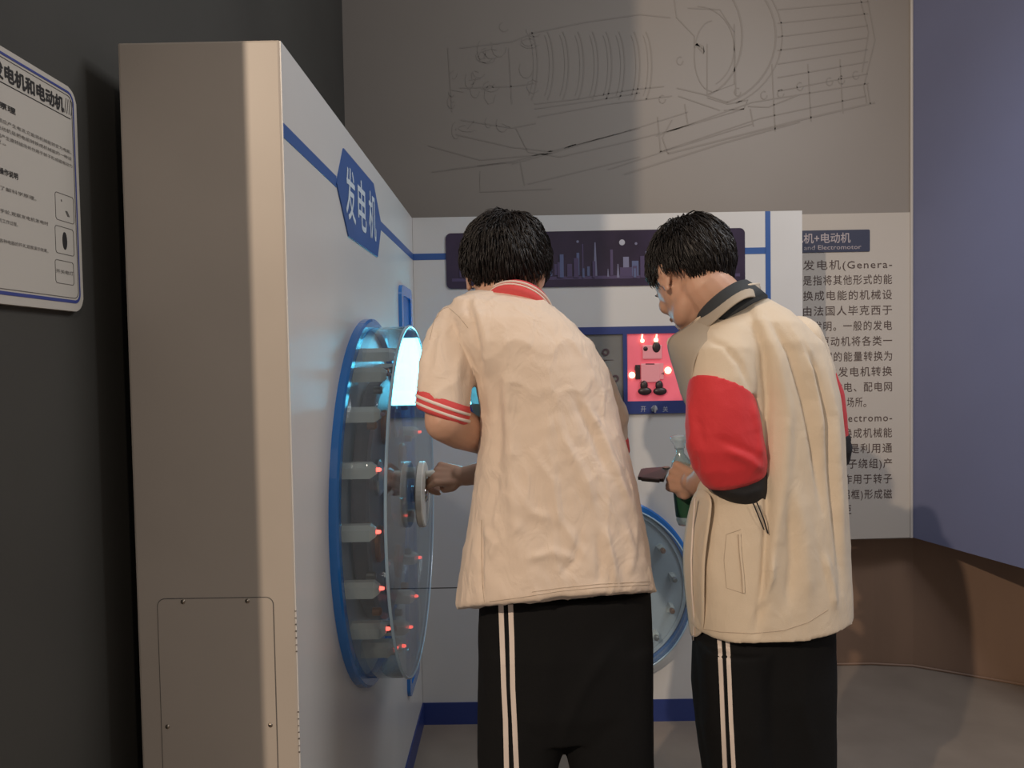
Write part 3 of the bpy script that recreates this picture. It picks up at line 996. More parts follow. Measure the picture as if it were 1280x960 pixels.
# ---- head in local axes: y forward, z up, origin between the ears
def head_shapes(bm, H):
    E = lambda c, r, rot=None: ellx(bm, c, r, rot, H)
    E((0, -.015, .038), (.074, .094, .084))
    E((0, .022, .0), (.068, .070, .085))
    E((0, .034, -.035), (.056, .058, .072))
    E((0, .050, -.072), (.040, .040, .036))
    E((0, .078, -.092), (.018, .016, .014))
    for s in (-1, 1):
        E((s * .034, .022, -.062), (.026, .046, .026), Euler((math.radians(-25), 0, 0)).to_matrix())
        E((s * .036, .066, -.022), (.022, .020, .020))
        E((s * .024, .081, .022), (.020, .009, .006))
        E((s * .0115, .100, -.033), (.007, .009, .006))
        # ear: rim, lobe
        er = Euler((math.radians(12), math.radians(s * 6), math.radians(s * -22))).to_matrix()
        E((s * .077, -.004, .0), (.0055, .018, .028), er)
        E((s * .082, -.012, .008), (.006, .010, .019), er)
        E((s * .075, .003, -.026), (.005, .008, .010), er)
    capsule(bm, H @ Vector((0, .088, .012)), H @ Vector((0, .101, -.030)), .0065, .0095, 12)
    E((0, .092, -.056), (.021, .010, .0048)); E((0, .090, -.067), (.018, .010, .0055))

def eyes(parent, H):
    for s in (-1, 1):
        bm = bmesh.new()
        ellx(bm, (s * .029, .075, .004), (.0120, .0115, .0075), None, H, 16)
        obj('eye', bm, mat('eye_white', (.7, .66, .62), rough=.2), parent, True)
        bm = bmesh.new()
        ellx(bm, (s * .029, .0845, .003), (.0055, .0030, .0055), None, H, 12)
        obj('iris', bm, M['black'], parent, True)
        bm = bmesh.new()
        ellx(bm, (s * .026, .0865, .024), (.016, .004, .0030), None, H, 12)
        obj('eyebrow', bm, M['hair'], parent, True)

def hand(bm, W, Y, Z, side=1, curl=(50, 60, 40), s=1.0, thumb=((.034, .040, -.016), (.030, .066, -.030), (.012, .080, -.040))):
    """W wrist, Y towards fingers, Z back of hand; side=+1: thumb on +X (X = Y x Z)"""
    Y = Vector(Y).normalized(); Z = Vector(Z); Z = (Z - Y * Z.dot(Y)).normalized()
    X = Y.cross(Z) * side
    T = lambda x, y, z: Vector(W) + (X * x + Y * y + Z * z) * s
    capsule(bm, T(0, -.01, 0), T(0, .02, 0), .0235 * s, .024 * s)
    kn = [(.030, .082), (.0105, .087), (-.009, .083), (-.027, .075)]
    ln = [(.043, .026, .021), (.047, .030, .023), (.044, .028, .022), (.035, .021, .019)]
    for (kx, ky), l, i in zip(kn, ln, range(4)):
        capsule(bm, T(kx * .55, .015, -.002), T(kx, ky, 0), .0145 * s, .0112 * s)
        p = Vector((kx, ky, 0)); a = 0
        rad = [.0098, .0088, .0078, .0068]
        for j in range(3):
            a += math.radians(curl[j] + (i - 1.5) * 4)
            q_ = p + Vector((0, math.cos(a), -math.sin(a))) * l[j]
            capsule(bm, T(*p), T(*q_), rad[j] * s, rad[j + 1] * s, 12)
            p = q_
    t0 = (.016, .020, -.006)
    pr = T(*t0); rr = [.0145, .0120, .0100, .0085]
    for k, t in enumerate(thumb):
        q_ = T(*t)
        capsule(bm, pr, q_, rr[k] * s, rr[k + 1] * s, 12)
        pr = q_
    return T

def hair(parent, H, seed, n=2600, R=(.084, .101, .094), cen=(0, -.014, .036), sidecut=.012, whorl=(.15, -.55, .8), lift=.006, ln=(.03, .055), nape=-.070):
    cen = Vector(cen)
    def inside(d):
        """hair region test for direction d: >0 inside"""
        p = Vector((d.x * R[0], d.y * R[1], d.z * R[2])) + cen
        y = p.y
        if y > .03:
            lim = .018 + (y - .03) * 1.1
        elif y > -.03:
            lim = sidecut + (y - .03) * .05
        else:
            lim = sidecut + (y + .03) * 1.6
            lim = max(lim, nape)
        return (p.z - lim)
    bm = bmesh.new()
    own = bmesh.new()
    bmesh.ops.create_uvsphere(own, u_segments=72, v_segments=48, radius=1)
    for v in own.verts:
        d = v.co.normalized()
        f = inside(d)
        k = min(1, max(0, (f + .008) / .016))
        k = k * k * (3 - 2 * k)
        sc = .80 + .20 * k + noise.noise(d * 7 + Vector((seed, 0, 0))) * .030 * k
        v.co = H @ (Vector((d.x * R[0], d.y * R[1], d.z * R[2])) * sc + cen)
    merge(bm, own)
    rnd = random.Random(seed)
    wh = Vector(whorl).normalized()
    cnt = 0
    while cnt < n:
        d = Vector((rnd.gauss(0, 1), rnd.gauss(0, 1), rnd.gauss(0, 1))).normalized()
        if inside(d) < .004:
            continue
        cnt += 1
        # flow away from whorl
        fl = (d - wh)
        fl = (fl - d * fl.dot(d))
        if fl.length < 1e-3: continue
        fl.normalize()
        sw = d.cross(fl)
        fl = (fl + sw * (.35 + .25 * rnd.uniform(-1, 1)) + Vector((noise.noise(d * 3), noise.noise(d * 3 + Vector((5, 5, 5))), 0)) * .5).normalized()
        L_ = rnd.uniform(*ln) * min(1, .35 + inside(d) * 14)
        pts = []
        dd = d.copy()
        K = 5
        lf = lift * rnd.uniform(.3, 1.5)
        for k in range(K + 1):
            t = k / K
            base = Vector((dd.x * R[0], dd.y * R[1], dd.z * R[2]))
            pts.append(H @ (base * (1 + noise.noise(dd * 7 + Vector((seed, 0, 0))) * .03) + dd * (lf * math.sin(t * 2.2) * 1.1 - .001) + cen))
            dd = (dd + fl * (L_ / K / .095)).normalized()
            fl = (fl - dd * fl.dot(dd)).normalized()
        rings = []
        wd = rnd.uniform(.0011, .0022)
        for k, p in enumerate(pts):
            t = (pts[min(k + 1, K)] - pts[max(k - 1, 0)]).normalized()
            u = t.orthogonal().normalized(); v_ = t.cross(u)
            r_ = wd * (1 - (k / K) ** 2 * .9)
            rings.append([bm.verts.new(p + (u * math.cos(a) + v_ * math.sin(a)) * r_) for a in (0, 2.09, 4.19)])
        for A, B in zip(rings, rings[1:]):
            for k in range(3):
                bm.faces.new((A[k], B[k], B[(k + 1) % 3], A[(k + 1) % 3]))
    me = bpy.data.meshes.new('hair'); bm.to_mesh(me); bm.free()
    return mesh_obj('hair', me, M['hair'], parent, True)

def shoe(parent, ankle, ang):
    bm = bmesh.new()
    R_ = Matrix.Rotation(ang, 3, 'Z')
    a = Vector(ankle)
    ellx(bm, a + R_ @ Vector((0, .05, .052 - a.z)), (.045, .125, .042), R_)
    ellx(bm, a + R_ @ Vector((0, -.02, .068 - a.z)), (.040, .060, .055), R_)
    ellx(bm, a + R_ @ Vector((0, .05, .028 - a.z)), (.050, .140, .027), R_)
    me = remesh('shoe', bm, .007, 2)
    for v in me.vertices:
        v.co.z = max(v.co.z, .001)
    mesh_obj('shoe', me, mat('shoe_white', (.6, .58, .55), rough=.6), parent, True)

# ================================================================== student at the crank
s1 = thing('person', 'student in cream short-sleeved shirt with red striped cuffs, leaning left and turning the crank', 'person', (0.07, 1.62, 0))
D1 = 1.64
H1 = Matrix.Translation(P(631, 346, 1.76)) @ Matrix.Rotation(math.radians(-9), 4, 'Z') @ Matrix.Rotation(math.radians(4), 4, 'Y') @ Matrix.Rotation(math.radians(-22), 4, 'X') @ Matrix.Scale(1.08, 4)
bm = bmesh.new()
head_shapes(bm, H1)
sL, sR = P(569, 412, 1.68), P(706, 430, 1.74)
neck0 = P(652, 396, 1.68)
hipL, hipR = P(662, 810, 1.66), P(752, 810, 1.67)
pel = (hipL + hipR) / 2
capsule(bm, H1 @ Vector((0, -.02, -.05)), neck0, .056, .060)
chest = P(650, 480, 1.68); waist = P(680, 640, 1.65)
chain(bm, [(neck0, .06), (chest, .095), (waist, .100), (pel + Vector((0, .04, 0)), .09)])
chain(bm, [(neck0 + Vector((0, 0, -.02)), .045), (sL, .036)]); chain(bm, [(neck0 + Vector((0, 0, -.02)), .045), (sR, .036)])
eL = P(556, 527, 1.565); wL = P(628, 560, 1.80)
hL = P(650, 556, 1.86)
chain(bm, [(sL, .036), (P(557, 470, 1.61), .042), (eL, .042), (eL + (wL - eL) * .25, .044), (wL, .027)])
hand(bm, wL, wL - eL + Vector((0, .03, .04)), (-.2, -.9, .2), -1, (45, 55, 35))
eR = P(758, 560, 1.86); KP = KN + Vector((.038, .0, .0))
wR = Vector((KP.x + .070, KP.y + .0, KP.z - .008))
chain(bm, [(sR, .036), (sR + (eR - sR) * .5, .042), (eR, .042), (eR + (wR - eR) * .25, .043), (wR, .027)])
hand(bm, wR, Vector((-.95, -.02, .10)), Vector((.1, -.75, .55)), -1, (62, 70, 45), .95, ((.034, .034, -.012), (.034, .058, -.030), (.014, .066, -.044)))
for hp, kn_, an in ((hipL, P(652, 1060, 1.64), Vector((.005, 1.66, .09))), (hipR, P(764, 1060, 1.66), Vector((.215, 1.70, .09)))):
    chain(bm, [(hp, .072), (kn_, .054), (kn_ + (an - kn_) * .25, .058), (an, .038)])
me = remesh('body', bm, .0042, 3)
body = mesh_obj('body', me, M['skin'], s1)
eyes(s1, H1)
hair(s1, H1, 11, nape=-.098, R=(.086, .103, .094), lift=.0095)
for an in ((.005, 1.66, .09), (.215, 1.70, .09)):
    shoe(s1, an, -.3)

# trousers
bm = bmesh.new()
loft(bm, [hring(735, 600, 812, D1, .115), hring(800, 597, 815, D1, .125), hring(870, 596, 815, D1, .12), hring(905, 597, 815, D1, .10)])
loft(bm, [hring(800, 598, 716, D1, .11), hring(900, 597, 708, D1, .105), hring(932, 597, 703, D1, .10), hring(965, 598, 696, D1, .10), hring(1100, 603, 690, D1 + .01, .09), hring(1290, 608, 682, D1 + .02, .08)])
loft(bm, [hring(800, 694, 815, D1, .11), hring(900, 700, 815, D1, .105), hring(932, 706, 815, D1, .10), hring(965, 713, 816, D1, .10), hring(1100, 722, 815, D1 + .02, .09), hring(1290, 733, 812, D1 + .04, .08)])
me = remesh('trousers', bm, .006, 5)
wrinkle(me, [([(770, 800), (735, 850), (710, 900), (700, 940)], 9, .006), ([(600, 800), (596, 850), (604, 900)], 8, -.004), ([(690, 780), (680, 900), (690, 960)], 14, .004), ([(790, 780), (795, 900)], 9, -.003)], .003, 5, (1.3, 1.3, .4), 2)
tr = mesh_obj('trousers', me, M['dark'], s1)
T = bvh(tr)
for xs_ in ([(626, 745), (628, 800), (630, 860), (632, 900), (634, 990), (640, 1250)], [(638, 745), (640, 800), (641, 860), (643, 900), (647, 990), (655, 1250)]):
    obj('side_stripe', strip_on(T, xs_, 3.1, .0012, 10), M['stripe'], tr)

# shirt
bm = bmesh.new()
loft(bm, [hring(366, 592, 664, 1.69, .05, 2.2, -.004), hring(378, 568, 686, 1.68, .085, 2.3, -.008), hring(400, 562, 714, 1.67, .115, 2.4, -.008), hring(430, 572, 742, 1.66, .128, 2.4, -.004),
          hring(470, 592, 757, 1.655, .132), hring(510, 600, 770, 1.65, .13), hring(560, 599, 784, 1.64, .13, vz=.01), hring(610, 593, 797, 1.635, .135, vz=.02), hring(660, 584, 806, 1.63, .14, vz=.03),
          hring(705, 576, 814, 1.625, .145, 2.3, .006, vz=.042), hring(745, 571, 818, 1.62, .148, 2.4, .013, vz=.052), hring(751, 570, 820, 1.62, .148, 2.4, .014, vz=.054)], 56)
def ovl(px, py, D, hw, dep, ax):
    c_ = P(px, py, D); ax = Vector(ax).normalized()
    v = Vector((0, 1, 0)); v = (v - ax * v.dot(ax)).normalized()
    return (c_, v.cross(ax) * hw, v * dep, 2.1)
slv = [ovl(592, 398, 1.68, .038, .05, (-1, 0, -.6)), ovl(576, 404, 1.675, .050, .058, (-.75, 0, -.8)), ovl(565, 425, 1.65, .058, .060, (-.45, 0, -1)), ovl(558, 460, 1.615, .060, .060, (-.3, 0, -1)), ovl(554, 500, 1.585, .0560, .058, (-.36, 0, -1)), ]
loft(bm, slv, 32)
# right sleeve
chain(bm, [(P(698, 432, 1.73), .048), (P(735, 482, 1.77), .054), (P(752, 525, 1.80), .056), (P(757, 548, 1.82), .052)])
me = remesh('shirt', bm, .0045, 6)
F1 = [
    ([(583, 372), (592, 400), (598, 440), (602, 475)], 5, -.006),
    ([(592, 378), (606, 420), (612, 470)], 6, .004),
    ([(620, 430), (632, 480), (636, 540), (640, 620), (650, 720)], 9, .005),
    ([(630, 440), (622, 500), (622, 570), (612, 660)], 8, -.005),
    ([(602, 655), (602, 700), (604, 755)], 3, -.004),
    ([(604, 660), (618, 680), (612, 700)], 5, .004),
    ([(730, 500), (752, 540), (770, 590), (792, 640)], 5, .0045),
    ([(716, 495), (740, 540), (760, 600)], 5, -.004),
    ([(700, 540), (730, 590), (745, 640)], 6, .003),
    ([(745, 440), (770, 490), (786, 540)], 4, .004),
    ([(755, 660), (765, 700), (775, 740)], 5, .004),
    ([(745, 665), (752, 705), (748, 735)], 5, -.0035),
    ([(780, 650), (790, 690), (786, 720)], 5, .0035),
    ([(640, 600), (665, 640), (690, 650)], 7, .003),
    ([(655, 700), (690, 690), (720, 700)], 6, .003),
    ([(660, 560), (690, 600), (700, 650), (735, 700)], 6, .003),
    ([(548, 400), (540, 440), (534, 480)], 5, -.0025),
    ([(570, 410), (575, 450), (568, 490)], 7, .003),
    ([(700, 720), (720, 700), (728, 660)], 5, -.003),
]
wrinkle(me, [(a_, b_, c_ * 1.5) for a_, b_, c_ in F1], .0045, 7, (1.5, 1.5, .6), 4, amp2=.0028)
sh = mesh_obj('shirt', me, M['shirt'], s1)
T = bvh(sh)
obj('seam', seam_on(T, [(549, 375), (560, 384), (574, 396), (585, 410)]), M['stitch'], sh)
obj('seam', seam_on(T, [(549, 376), (543, 400), (537, 425)]), M['stitch'], sh)
obj('hem_stitching', seam_on(T, [(612, 752), (650, 747), (700, 739), (750, 734), (812, 731)]), M['stitch'], sh)
obj('hem_stitching', seam_on(T, [(665, 740), (700, 735), (750, 730), (812, 727)]), M['stitch'], sh)
obj('side_seam', seam_on(T, [(602, 650), (602, 690), (603, 730), (606, 757)]), M['stitch'], sh)
# knitted sleeve cuff with stripes
def band(axis_pts, hw, dep, ax):
    b_ = bmesh.new()
    loft(b_, [ovl(px, py, D, hw + g, dep + g, ax) for px, py, D, g in axis_pts], 40)
    return b_
cax = (-.38, -.05, -1)
cf = obj('sleeve_cuff', band([(555, 497, 1.587, .000), (554.5, 502, 1.584, .0025), (553, 517, 1.58, .0015), (552.5, 521, 1.578, -.003)], .0570, .0575, cax), M['redrib'], s1, True)
for dy in (504, 512.5):
    obj('white_stripe', band([(554, dy, 1.583, .0015), (554, dy + .6, 1.583, .0040), (553.7, dy + 3.6, 1.582, .0040), (553.7, dy + 4.2, 1.582, .0015)], .0570, .0575, cax), M['stripe'], cf, True)
cf2 = obj('sleeve_cuff', band([(759, 546, 1.818, 0), (760, 552, 1.822, .002), (762, 564, 1.828, .001), (762, 567, 1.829, -.002)], .047, .050, (.12, .35, -1)), M['redrib'], s1, True)
# neckband
nk = bmesh.new()
nc = P(650, 383, 1.69)
nrings = []
axn = Vector((.30, .62, .72)).normalized()
def neckring(off, r0, r1):
    c_ = nc + axn * off
    u = Vector((1, 0, -.30)); u = (u - axn * u.dot(axn)).normalized()
    v = axn.cross(u)
    return (c_, u * r0, v * r1, 2)
loft(nk, [neckring(-.030, .078, .075), neckring(-.006, .074, .072), neckring(.012, .068, .066), neckring(.018, .064, .062)], 40)
nb = obj('neckband', nk, M['redrib'], s1, True)
for off in (-.010, -.001):
    b_ = bmesh.new()
    loft(b_, [neckring(off, .0745, .0725), neckring(off + .0005, .0765, .0745), neckring(off + .0035, .0755, .0735), neckring(off + .004, .073, .071)], 40)
    obj('white_stripe', b_, M['stripe'], nb, True)

# clear bottle tucked under the student's arm
def bottle(name, label, base, top, r, kind, group=None):
    base = Vector(base); top = Vector(top)
    ax = (top - base).normalized(); h = (top - base).length
    t = thing(name, label, 'bottle', base, group=group)
    if kind == 0:
        prof = [(0, .012), (r * .5, .004), (r * .9, 0), (r, .010), (r, h * .30), (r * .95, h * .34), (r, h * .38), (r, h * .62), (r * .85, h * .74), (r * .42, h * .86), (r * .40, h * .93), (0, h * .93)]
    else:
        prof = [(0, .010), (r * .5, .003), (r * .85, 0), (r, .012), (r * .96, .02), (r, .03), (r, h * .55), (r * .92, h * .60), (r, h * .64), (r * .80, h * .72), (r * .36, h * .80), (r * .34, h * .86), (0, h * .86)]
    gm = sheet_glass('clear_bottle_plastic', (.86, .93, .93), rough=.08, ior=1.7, haze=(.38 if kind else .8), hcol=(.34, .46, .47))
    body_ = obj('bottle_body', revolve(prof, base, ax, 28), gm, t, True)
    return t, ax, h
bt, ax, h = bottle('water_bottle', 'clear plastic bottle tucked under the left arm of the student at the crank', P(605, 473, 1.80), P(622, 585, 1.84), .039, 0)
obj('bottle_cap', revolve([(0, h * .93), (.014, h * .93), (.0145, h), (0, h)], bt.location, ax, 20), mat('cap_pale', (.5, .6, .65), rough=.4), bt)

# ================================================================== student with the phone
s2 = thing('person', 'student in cream and red jacket with black cuffs, head bent, holding a phone and bottle', 'person', (0.55, 1.68, 0))
H2 = Matrix.Translation(P(866, 348, 1.72)) @ Matrix.Rotation(math.radians(23), 4, 'Z') @ Matrix.Rotation(math.radians(-36), 4, 'X') @ Matrix.Scale(1.03, 4)
bm = bmesh.new()
head_shapes(bm, H2)
neck0 = P(915, 398, 1.69)
sL, sR = P(908, 442, 1.62), P(985, 445, 1.79)
hipL, hipR = P(925, 820, 1.65), P(980, 820, 1.71)
pel = (hipL + hipR) / 2
capsule(bm, H2 @ Vector((0, -.022, -.045)), neck0, .056, .064)
chain(bm, [(neck0, .058), (P(945, 490, 1.69), .095), (P(955, 640, 1.67), .100), (pel + Vector((0, .03, 0)), .085)])
chain(bm, [(neck0 + Vector((0, 0, -.03)), .04), (sL, .036)]); chain(bm, [(neck0 + Vector((0, 0, -.03)), .04), (sR, .036)])
eL = P(918, 575, 1.585); wL = P(872, 605, 1.735)
chain(bm, [(sL, .036), (sL + (eL - sL) * .5, .040), (eL, .036), (eL + (wL - eL) * .25, .038), (wL, .028)])
hand(bm, wL, Vector((-.52, .80, .12)), Vector((-.80, -.52, .18)), -1, (48, 62, 45), .98, ((.036, .036, -.006), (.040, .062, -.018), (.034, .084, -.034)))
eR = P(1020, 555, 1.86); wR = P(985, 600, 2.05)
chain(bm, [(sR, .036), (eR, .038), (wR, .026)])
hand(bm, wR, wR - eR, Vector((.7, -.3, .5)), 1, (30, 40, 25))
for hp, kn_, an in ((hipL, P(925, 1060, 1.63), Vector((.46, 1.64, .09))), (hipR, P(1000, 1060, 1.73), Vector((.61, 1.76, .09)))):
    chain(bm, [(hp, .066), (kn_, .05), (kn_ + (an - kn_) * .25, .056), (an, .037)])
me = remesh('body', bm, .0042, 3)
mesh_obj('body', me, M['skin'], s2)
eyes(s2, H2)
hair(s2, H2, 23, R=(.083, .102, .095), whorl=(-.1, -.5, .85), sidecut=.008, nape=-.085, lift=.007)
for an in ((.46, 1.64, .09), (.61, 1.76, .09)):
    shoe(s2, an, .35)

# trousers
bm = bmesh.new()
DD = .03
loft(bm, [hring(770, 872, 1034, 1.66, .11, dd=DD), hring(850, 870, 1034, 1.66, .115, dd=DD), hring(905, 876, 1034, 1.66, .105, dd=DD), hring(975, 886, 1036, 1.66, .095, dd=DD)])
loft(bm, [hring(800, 871, 966, 1.62, .10), hring(894, 875, 964, 1.62, .10), hring(960, 884, 966, 1.63, .095), hring(1100, 892, 964, 1.64, .085), hring(1280, 900, 962, 1.65, .075)])
loft(bm, [hring(800, 942, 1033, 1.70, .10), hring(894, 948, 1034, 1.71, .10), hring(960, 952, 1038, 1.72, .095), hring(1100, 960, 1036, 1.74, .085), hring(1250, 968, 1034, 1.76, .075)])
me = remesh('trousers', bm, .006, 5)
wrinkle(me, [([(880, 810), (890, 870), (884, 930)], 8, .004), ([(960, 820), (965, 900), (960, 960)], 10, -.005), ([(1010, 810), (1004, 880), (1015, 950)], 10, .004)], .003, 5, (1.3, 1.3, .4), 7)
tr = mesh_obj('trousers', me, M['dark'], s2)
T = bvh(tr)
for xs_ in ([(899, 785), (902, 850), (904, 900), (908, 990), (915, 1230)], [(909, 785), (912, 850), (914, 900), (919, 990), (926, 1230)]):
    obj('side_stripe', strip_on(T, xs_, 2.6, .0022, 6), M['stripe'], tr)

# jacket body
bm = bmesh.new()
yd = .05
loft(bm, [hring(372, 915, 958, 1.70, .05, 2.1, -.008), hring(385, 896, 984, 1.70, .085, 2.2, -.012), hring(405, 888, 991, 1.69, .11, 2.3, -.008, dd=.03), hring(430, 880, 1009, 1.69, .125, 2.3, -.002, dd=yd),
          hring(460, 878, 1021, 1.69, .13, dd=yd), hring(500, 880, 1030, 1.69, .13, dd=yd), hring(550, 884, 1035, 1.685, .13, dd=yd), hring(600, 884, 1038, 1.68, .13, dd=yd),
          hring(650, 876, 1041, 1.675, .135, dd=yd), hring(700, 870, 1044, 1.67, .14, dd=yd), hring(745, 870, 1046, 1.665, .145, 2.3, .004, dd=yd), hring(772, 872, 1046, 1.66, .145, 2.3, .006, dd=yd)], 56)
# left shoulder and upper sleeve in cream
def ov2(px, py, D, hw, dep, ax):
    return ovl(px, py, D, hw, dep, ax)
loft(bm, [ovl(925, 400, 1.66, .045, .055, (-.5, -.2, -.8)), ovl(912, 420, 1.63, .062, .065, (-.3, -.3, -1)), ovl(904, 445, 1.60, .068, .068, (-.05, -.3, -1)), ovl(903, 480, 1.585, .070, .068, (.05, -.2, -1)), ovl(904, 500, 1.58, .066, .066, (.05, -.2, -1))], 32)
chain(bm, [(P(998, 425, 1.79), .055), (P(1012, 470, 1.82), .058)])
me = remesh('jacket', bm, .0045, 6)
F2 = [
    ([(935, 385), (955, 440), (960, 500), (958, 560), (960, 640), (955, 740), (945, 790)], 5, -.012),
    ([(948, 390), (970, 450), (982, 520), (978, 600), (966, 680), (962, 780)], 10, .009),
    ([(960, 395), (988, 440), (1006, 500), (1018, 560), (1028, 640)], 5, -.010),
    ([(985, 400), (1008, 440), (1022, 500), (1030, 580)], 6, .007),
    ([(992, 410), (1018, 460), (1032, 520), (1038, 580), (1046, 660), (1054, 740)], 4, -.009),
    ([(1030, 450), (1044, 520), (1048, 600), (1054, 700)], 5, .005),
    ([(990, 600), (1005, 680), (1010, 760)], 12, .006),
    ([(985, 620), (990, 700), (985, 760)], 6, -.006),
    ([(1030, 690), (1040, 730), (1045, 765)], 5, .005),
    ([(885, 425), (905, 432), (925, 455), (940, 490)], 4, -.004),
    ([(872, 620), (876, 700), (872, 770)], 4, -.005),
    ([(963, 690), (962, 720), (956, 745), (950, 762)], 4, .009),
    ([(895, 640), (890, 700), (897, 760)], 10, .003),
]
wrinkle(me, [(a_, b_, c_ * 1.35) for a_, b_, c_ in F2], .0035, 6, (1.5, 1.5, .4), 9, amp2=.0010)
jk = mesh_obj('jacket', me, M['jacket'], s2)
TJ = bvh(jk)
obj('hem_stitching', seam_on(TJ, [(878, 786), (900, 790), (940, 792), (980, 788), (1010, 778), (1035, 762)]), M['stitch'], jk)
obj('pocket_welt', strip_on(TJ, [(925, 667), (926, 690), (929, 720), (930, 741)], 1.2, .004, 6), M['jacket'], jk)
obj('pocket_slit', strip_on(TJ, [(923.2, 668), (924.3, 690), (927.2, 720), (928.5, 741)], .9, .0025, 6), M['stitch'], jk)
obj('pocket_seam', seam_on(TJ, [(926, 662), (908, 668), (905, 700), (908, 735), (930, 742)], .0006), M['stitch'], jk)
# red left sleeve
bm = bmesh.new()
def tring(lp, rp, D, dep, dz=0.0, e=2.15):
    """ring between two silhouette points; dz tilts it up towards the camera"""
    a_ = P(*lp, D); b_ = P(*rp, D)
    u = (b_ - a_) / 2
    v = Vector((0, dep, -dz))
    return ((a_ + b_) / 2, u, v, e)
loft(bm, [tring((861, 475), (941, 507), 1.585, .070, .030), tring((859, 487), (943, 515), 1.583, .072, .022), tring((858, 500), (946, 522), 1.58, .073, .012), tring((857, 530), (950, 540), 1.575, .073, 0),
          tring((858, 560), (956, 560), 1.57, .072, 0), tring((866, 588), (959, 578), 1.575, .069, 0), tring((878, 606), (957, 592), 1.58, .062, 0), tring((884, 611), (955, 597), 1.585, .054, 0)], 44)
me = remesh('sleeve', bm, .0042, 3)
wrinkle(me, [([(905, 560), (935, 575), (955, 588)], 6, .006), ([(890, 545), (925, 560), (950, 570)], 5, -.004), ([(940, 500), (948, 540), (955, 580)], 4, .005), ([(862, 500), (866, 540), (862, 560)], 5, .004), ([(868, 570), (872, 595)], 4, -.003), ([(885, 470), (900, 520), (900, 560)], 12, .003), ([(872, 520), (880, 560)], 5, -.003)], .003, 7, (1.2, 1.2, 1), 3)
mesh_obj('sleeve', me, M['red'], s2)
# black cuff of left sleeve
bm = bmesh.new()
loft(bm, [tring((877, 600), (957, 585), 1.585, .058, 0), tring((885, 610), (957, 597), 1.588, .058, 0), tring((892, 618), (957, 612), 1.59, .055, 0), tring((905, 625), (957, 622), 1.595, .048, 0), tring((916, 628), (955, 628), 1.60, .036, 0)], 36)
me = remesh('cuff', bm, .004, 3)
wrinkle(me, [([(900, 612), (930, 618), (955, 610)], 4, .003)], .002, 9, (1, 1, 1), 5)
mesh_obj('cuff', me, M['blackcuff'], s2)
for x0 in (941, 946):
    pts_ = [P(x0, 628, 1.53), P(x0 + 5, 640, 1.525), P(x0 + 9, 650, 1.525), P(x0 + 14, 662 + (x0 - 941), 1.53)]
    obj('drawstring', tube(pts_, .0014, 6), M['blackcuff'], s2)
# right sleeve: red slice and black cuff beyond the back panel
bm = bmesh.new()
loft(bm, [ovl(1014, 462, 1.82, .050, .06, (.1, .1, -1)), ovl(1018, 495, 1.835, .066, .065, (.15, .1, -1)), ovl(1019, 520, 1.84, .070, .066, (.1, .1, -1)), ovl(1022, 546, 1.85, .069, .064, (.1, .3, -1))], 32)
me = remesh('sleeve', bm, .005, 3); wrinkle(me, (), .003, 8)
mesh_obj('sleeve', me, M['red'], s2)
bm = bmesh.new()
loft(bm, [ovl(1027, 541, 1.85, .060, .060, (.1, .2, -1)), ovl(1030, 556, 1.86, .064, .062, (0, .3, -1)), ovl(1029, 570, 1.88, .060, .060, (0, .5, -1)), ovl(1024, 578, 1.90, .045, .05, (0, .7, -1))], 32)
capsule(bm, P(1052, 543, 1.83), P(1057, 549, 1.83), .009, .014)
me = remesh('cuff', bm, .005, 2); wrinkle(me, (), .003, 12)
mesh_obj('cuff', me, M['blackcuff'], s2)

# open front edge and turned-out lapel
def G(*p):
    return [P(x, y, d) for x, y, d in p]
sheet('lapel', [
    G((886, 386, 1.635), (893, 391, 1.615), (900, 398, 1.60), (908, 406, 1.60)),
    G((868, 402, 1.66), (878, 405, 1.62), (886, 410, 1.59), (894, 416, 1.575)),
    G((850, 414, 1.68), (862, 418, 1.63), (872, 424, 1.59), (880, 430, 1.57)),
    G((831, 424, 1.70), (844, 432, 1.64), (858, 438, 1.59), (869, 445, 1.565)),
    G((838, 448, 1.70), (847, 456, 1.64), (858, 464, 1.59), (865, 472, 1.57)),
    G((845, 470, 1.70), (852, 480, 1.65), (860, 490, 1.60), (864, 500, 1.58)),
    G((852, 495, 1.70), (857, 505, 1.66), (862, 515, 1.62), (866, 522, 1.60)),
], .002, M['lining'], s2)
sheet('collar', [
    G((868, 404, 1.655), (888, 387, 1.63), (915, 366, 1.61), (936, 356, 1.62), (950, 355, 1.66)),
    G((872, 407, 1.635), (890, 391, 1.60), (916, 370, 1.585), (938, 361, 1.595), (951, 362, 1.64)),
    G((880, 414, 1.61), (896, 399, 1.575), (920, 378, 1.565), (940, 368, 1.575), (950, 376, 1.62)),
], .0025, M['lining'], s2)
obj('collar_edge', tube([P(868, 404, 1.655), P(877, 395, 1.643), P(888, 387, 1.630), P(901, 376, 1.620), P(915, 366, 1.612), P(926, 360, 1.613), P(938, 356, 1.622), P(949, 355, 1.655)], .0028, 8), M['jacket'], s2, True)
obj('lapel_edge', tube([P(880, 391, 1.642), P(868, 402, 1.66), P(851, 414.5, 1.68), P(836, 424, 1.695), P(834.5, 428, 1.697), P(836, 434, 1.698), P(839, 448, 1.70), P(846, 470, 1.70), P(852, 493, 1.70)], .0022, 8), M['jacket'], s2, True)
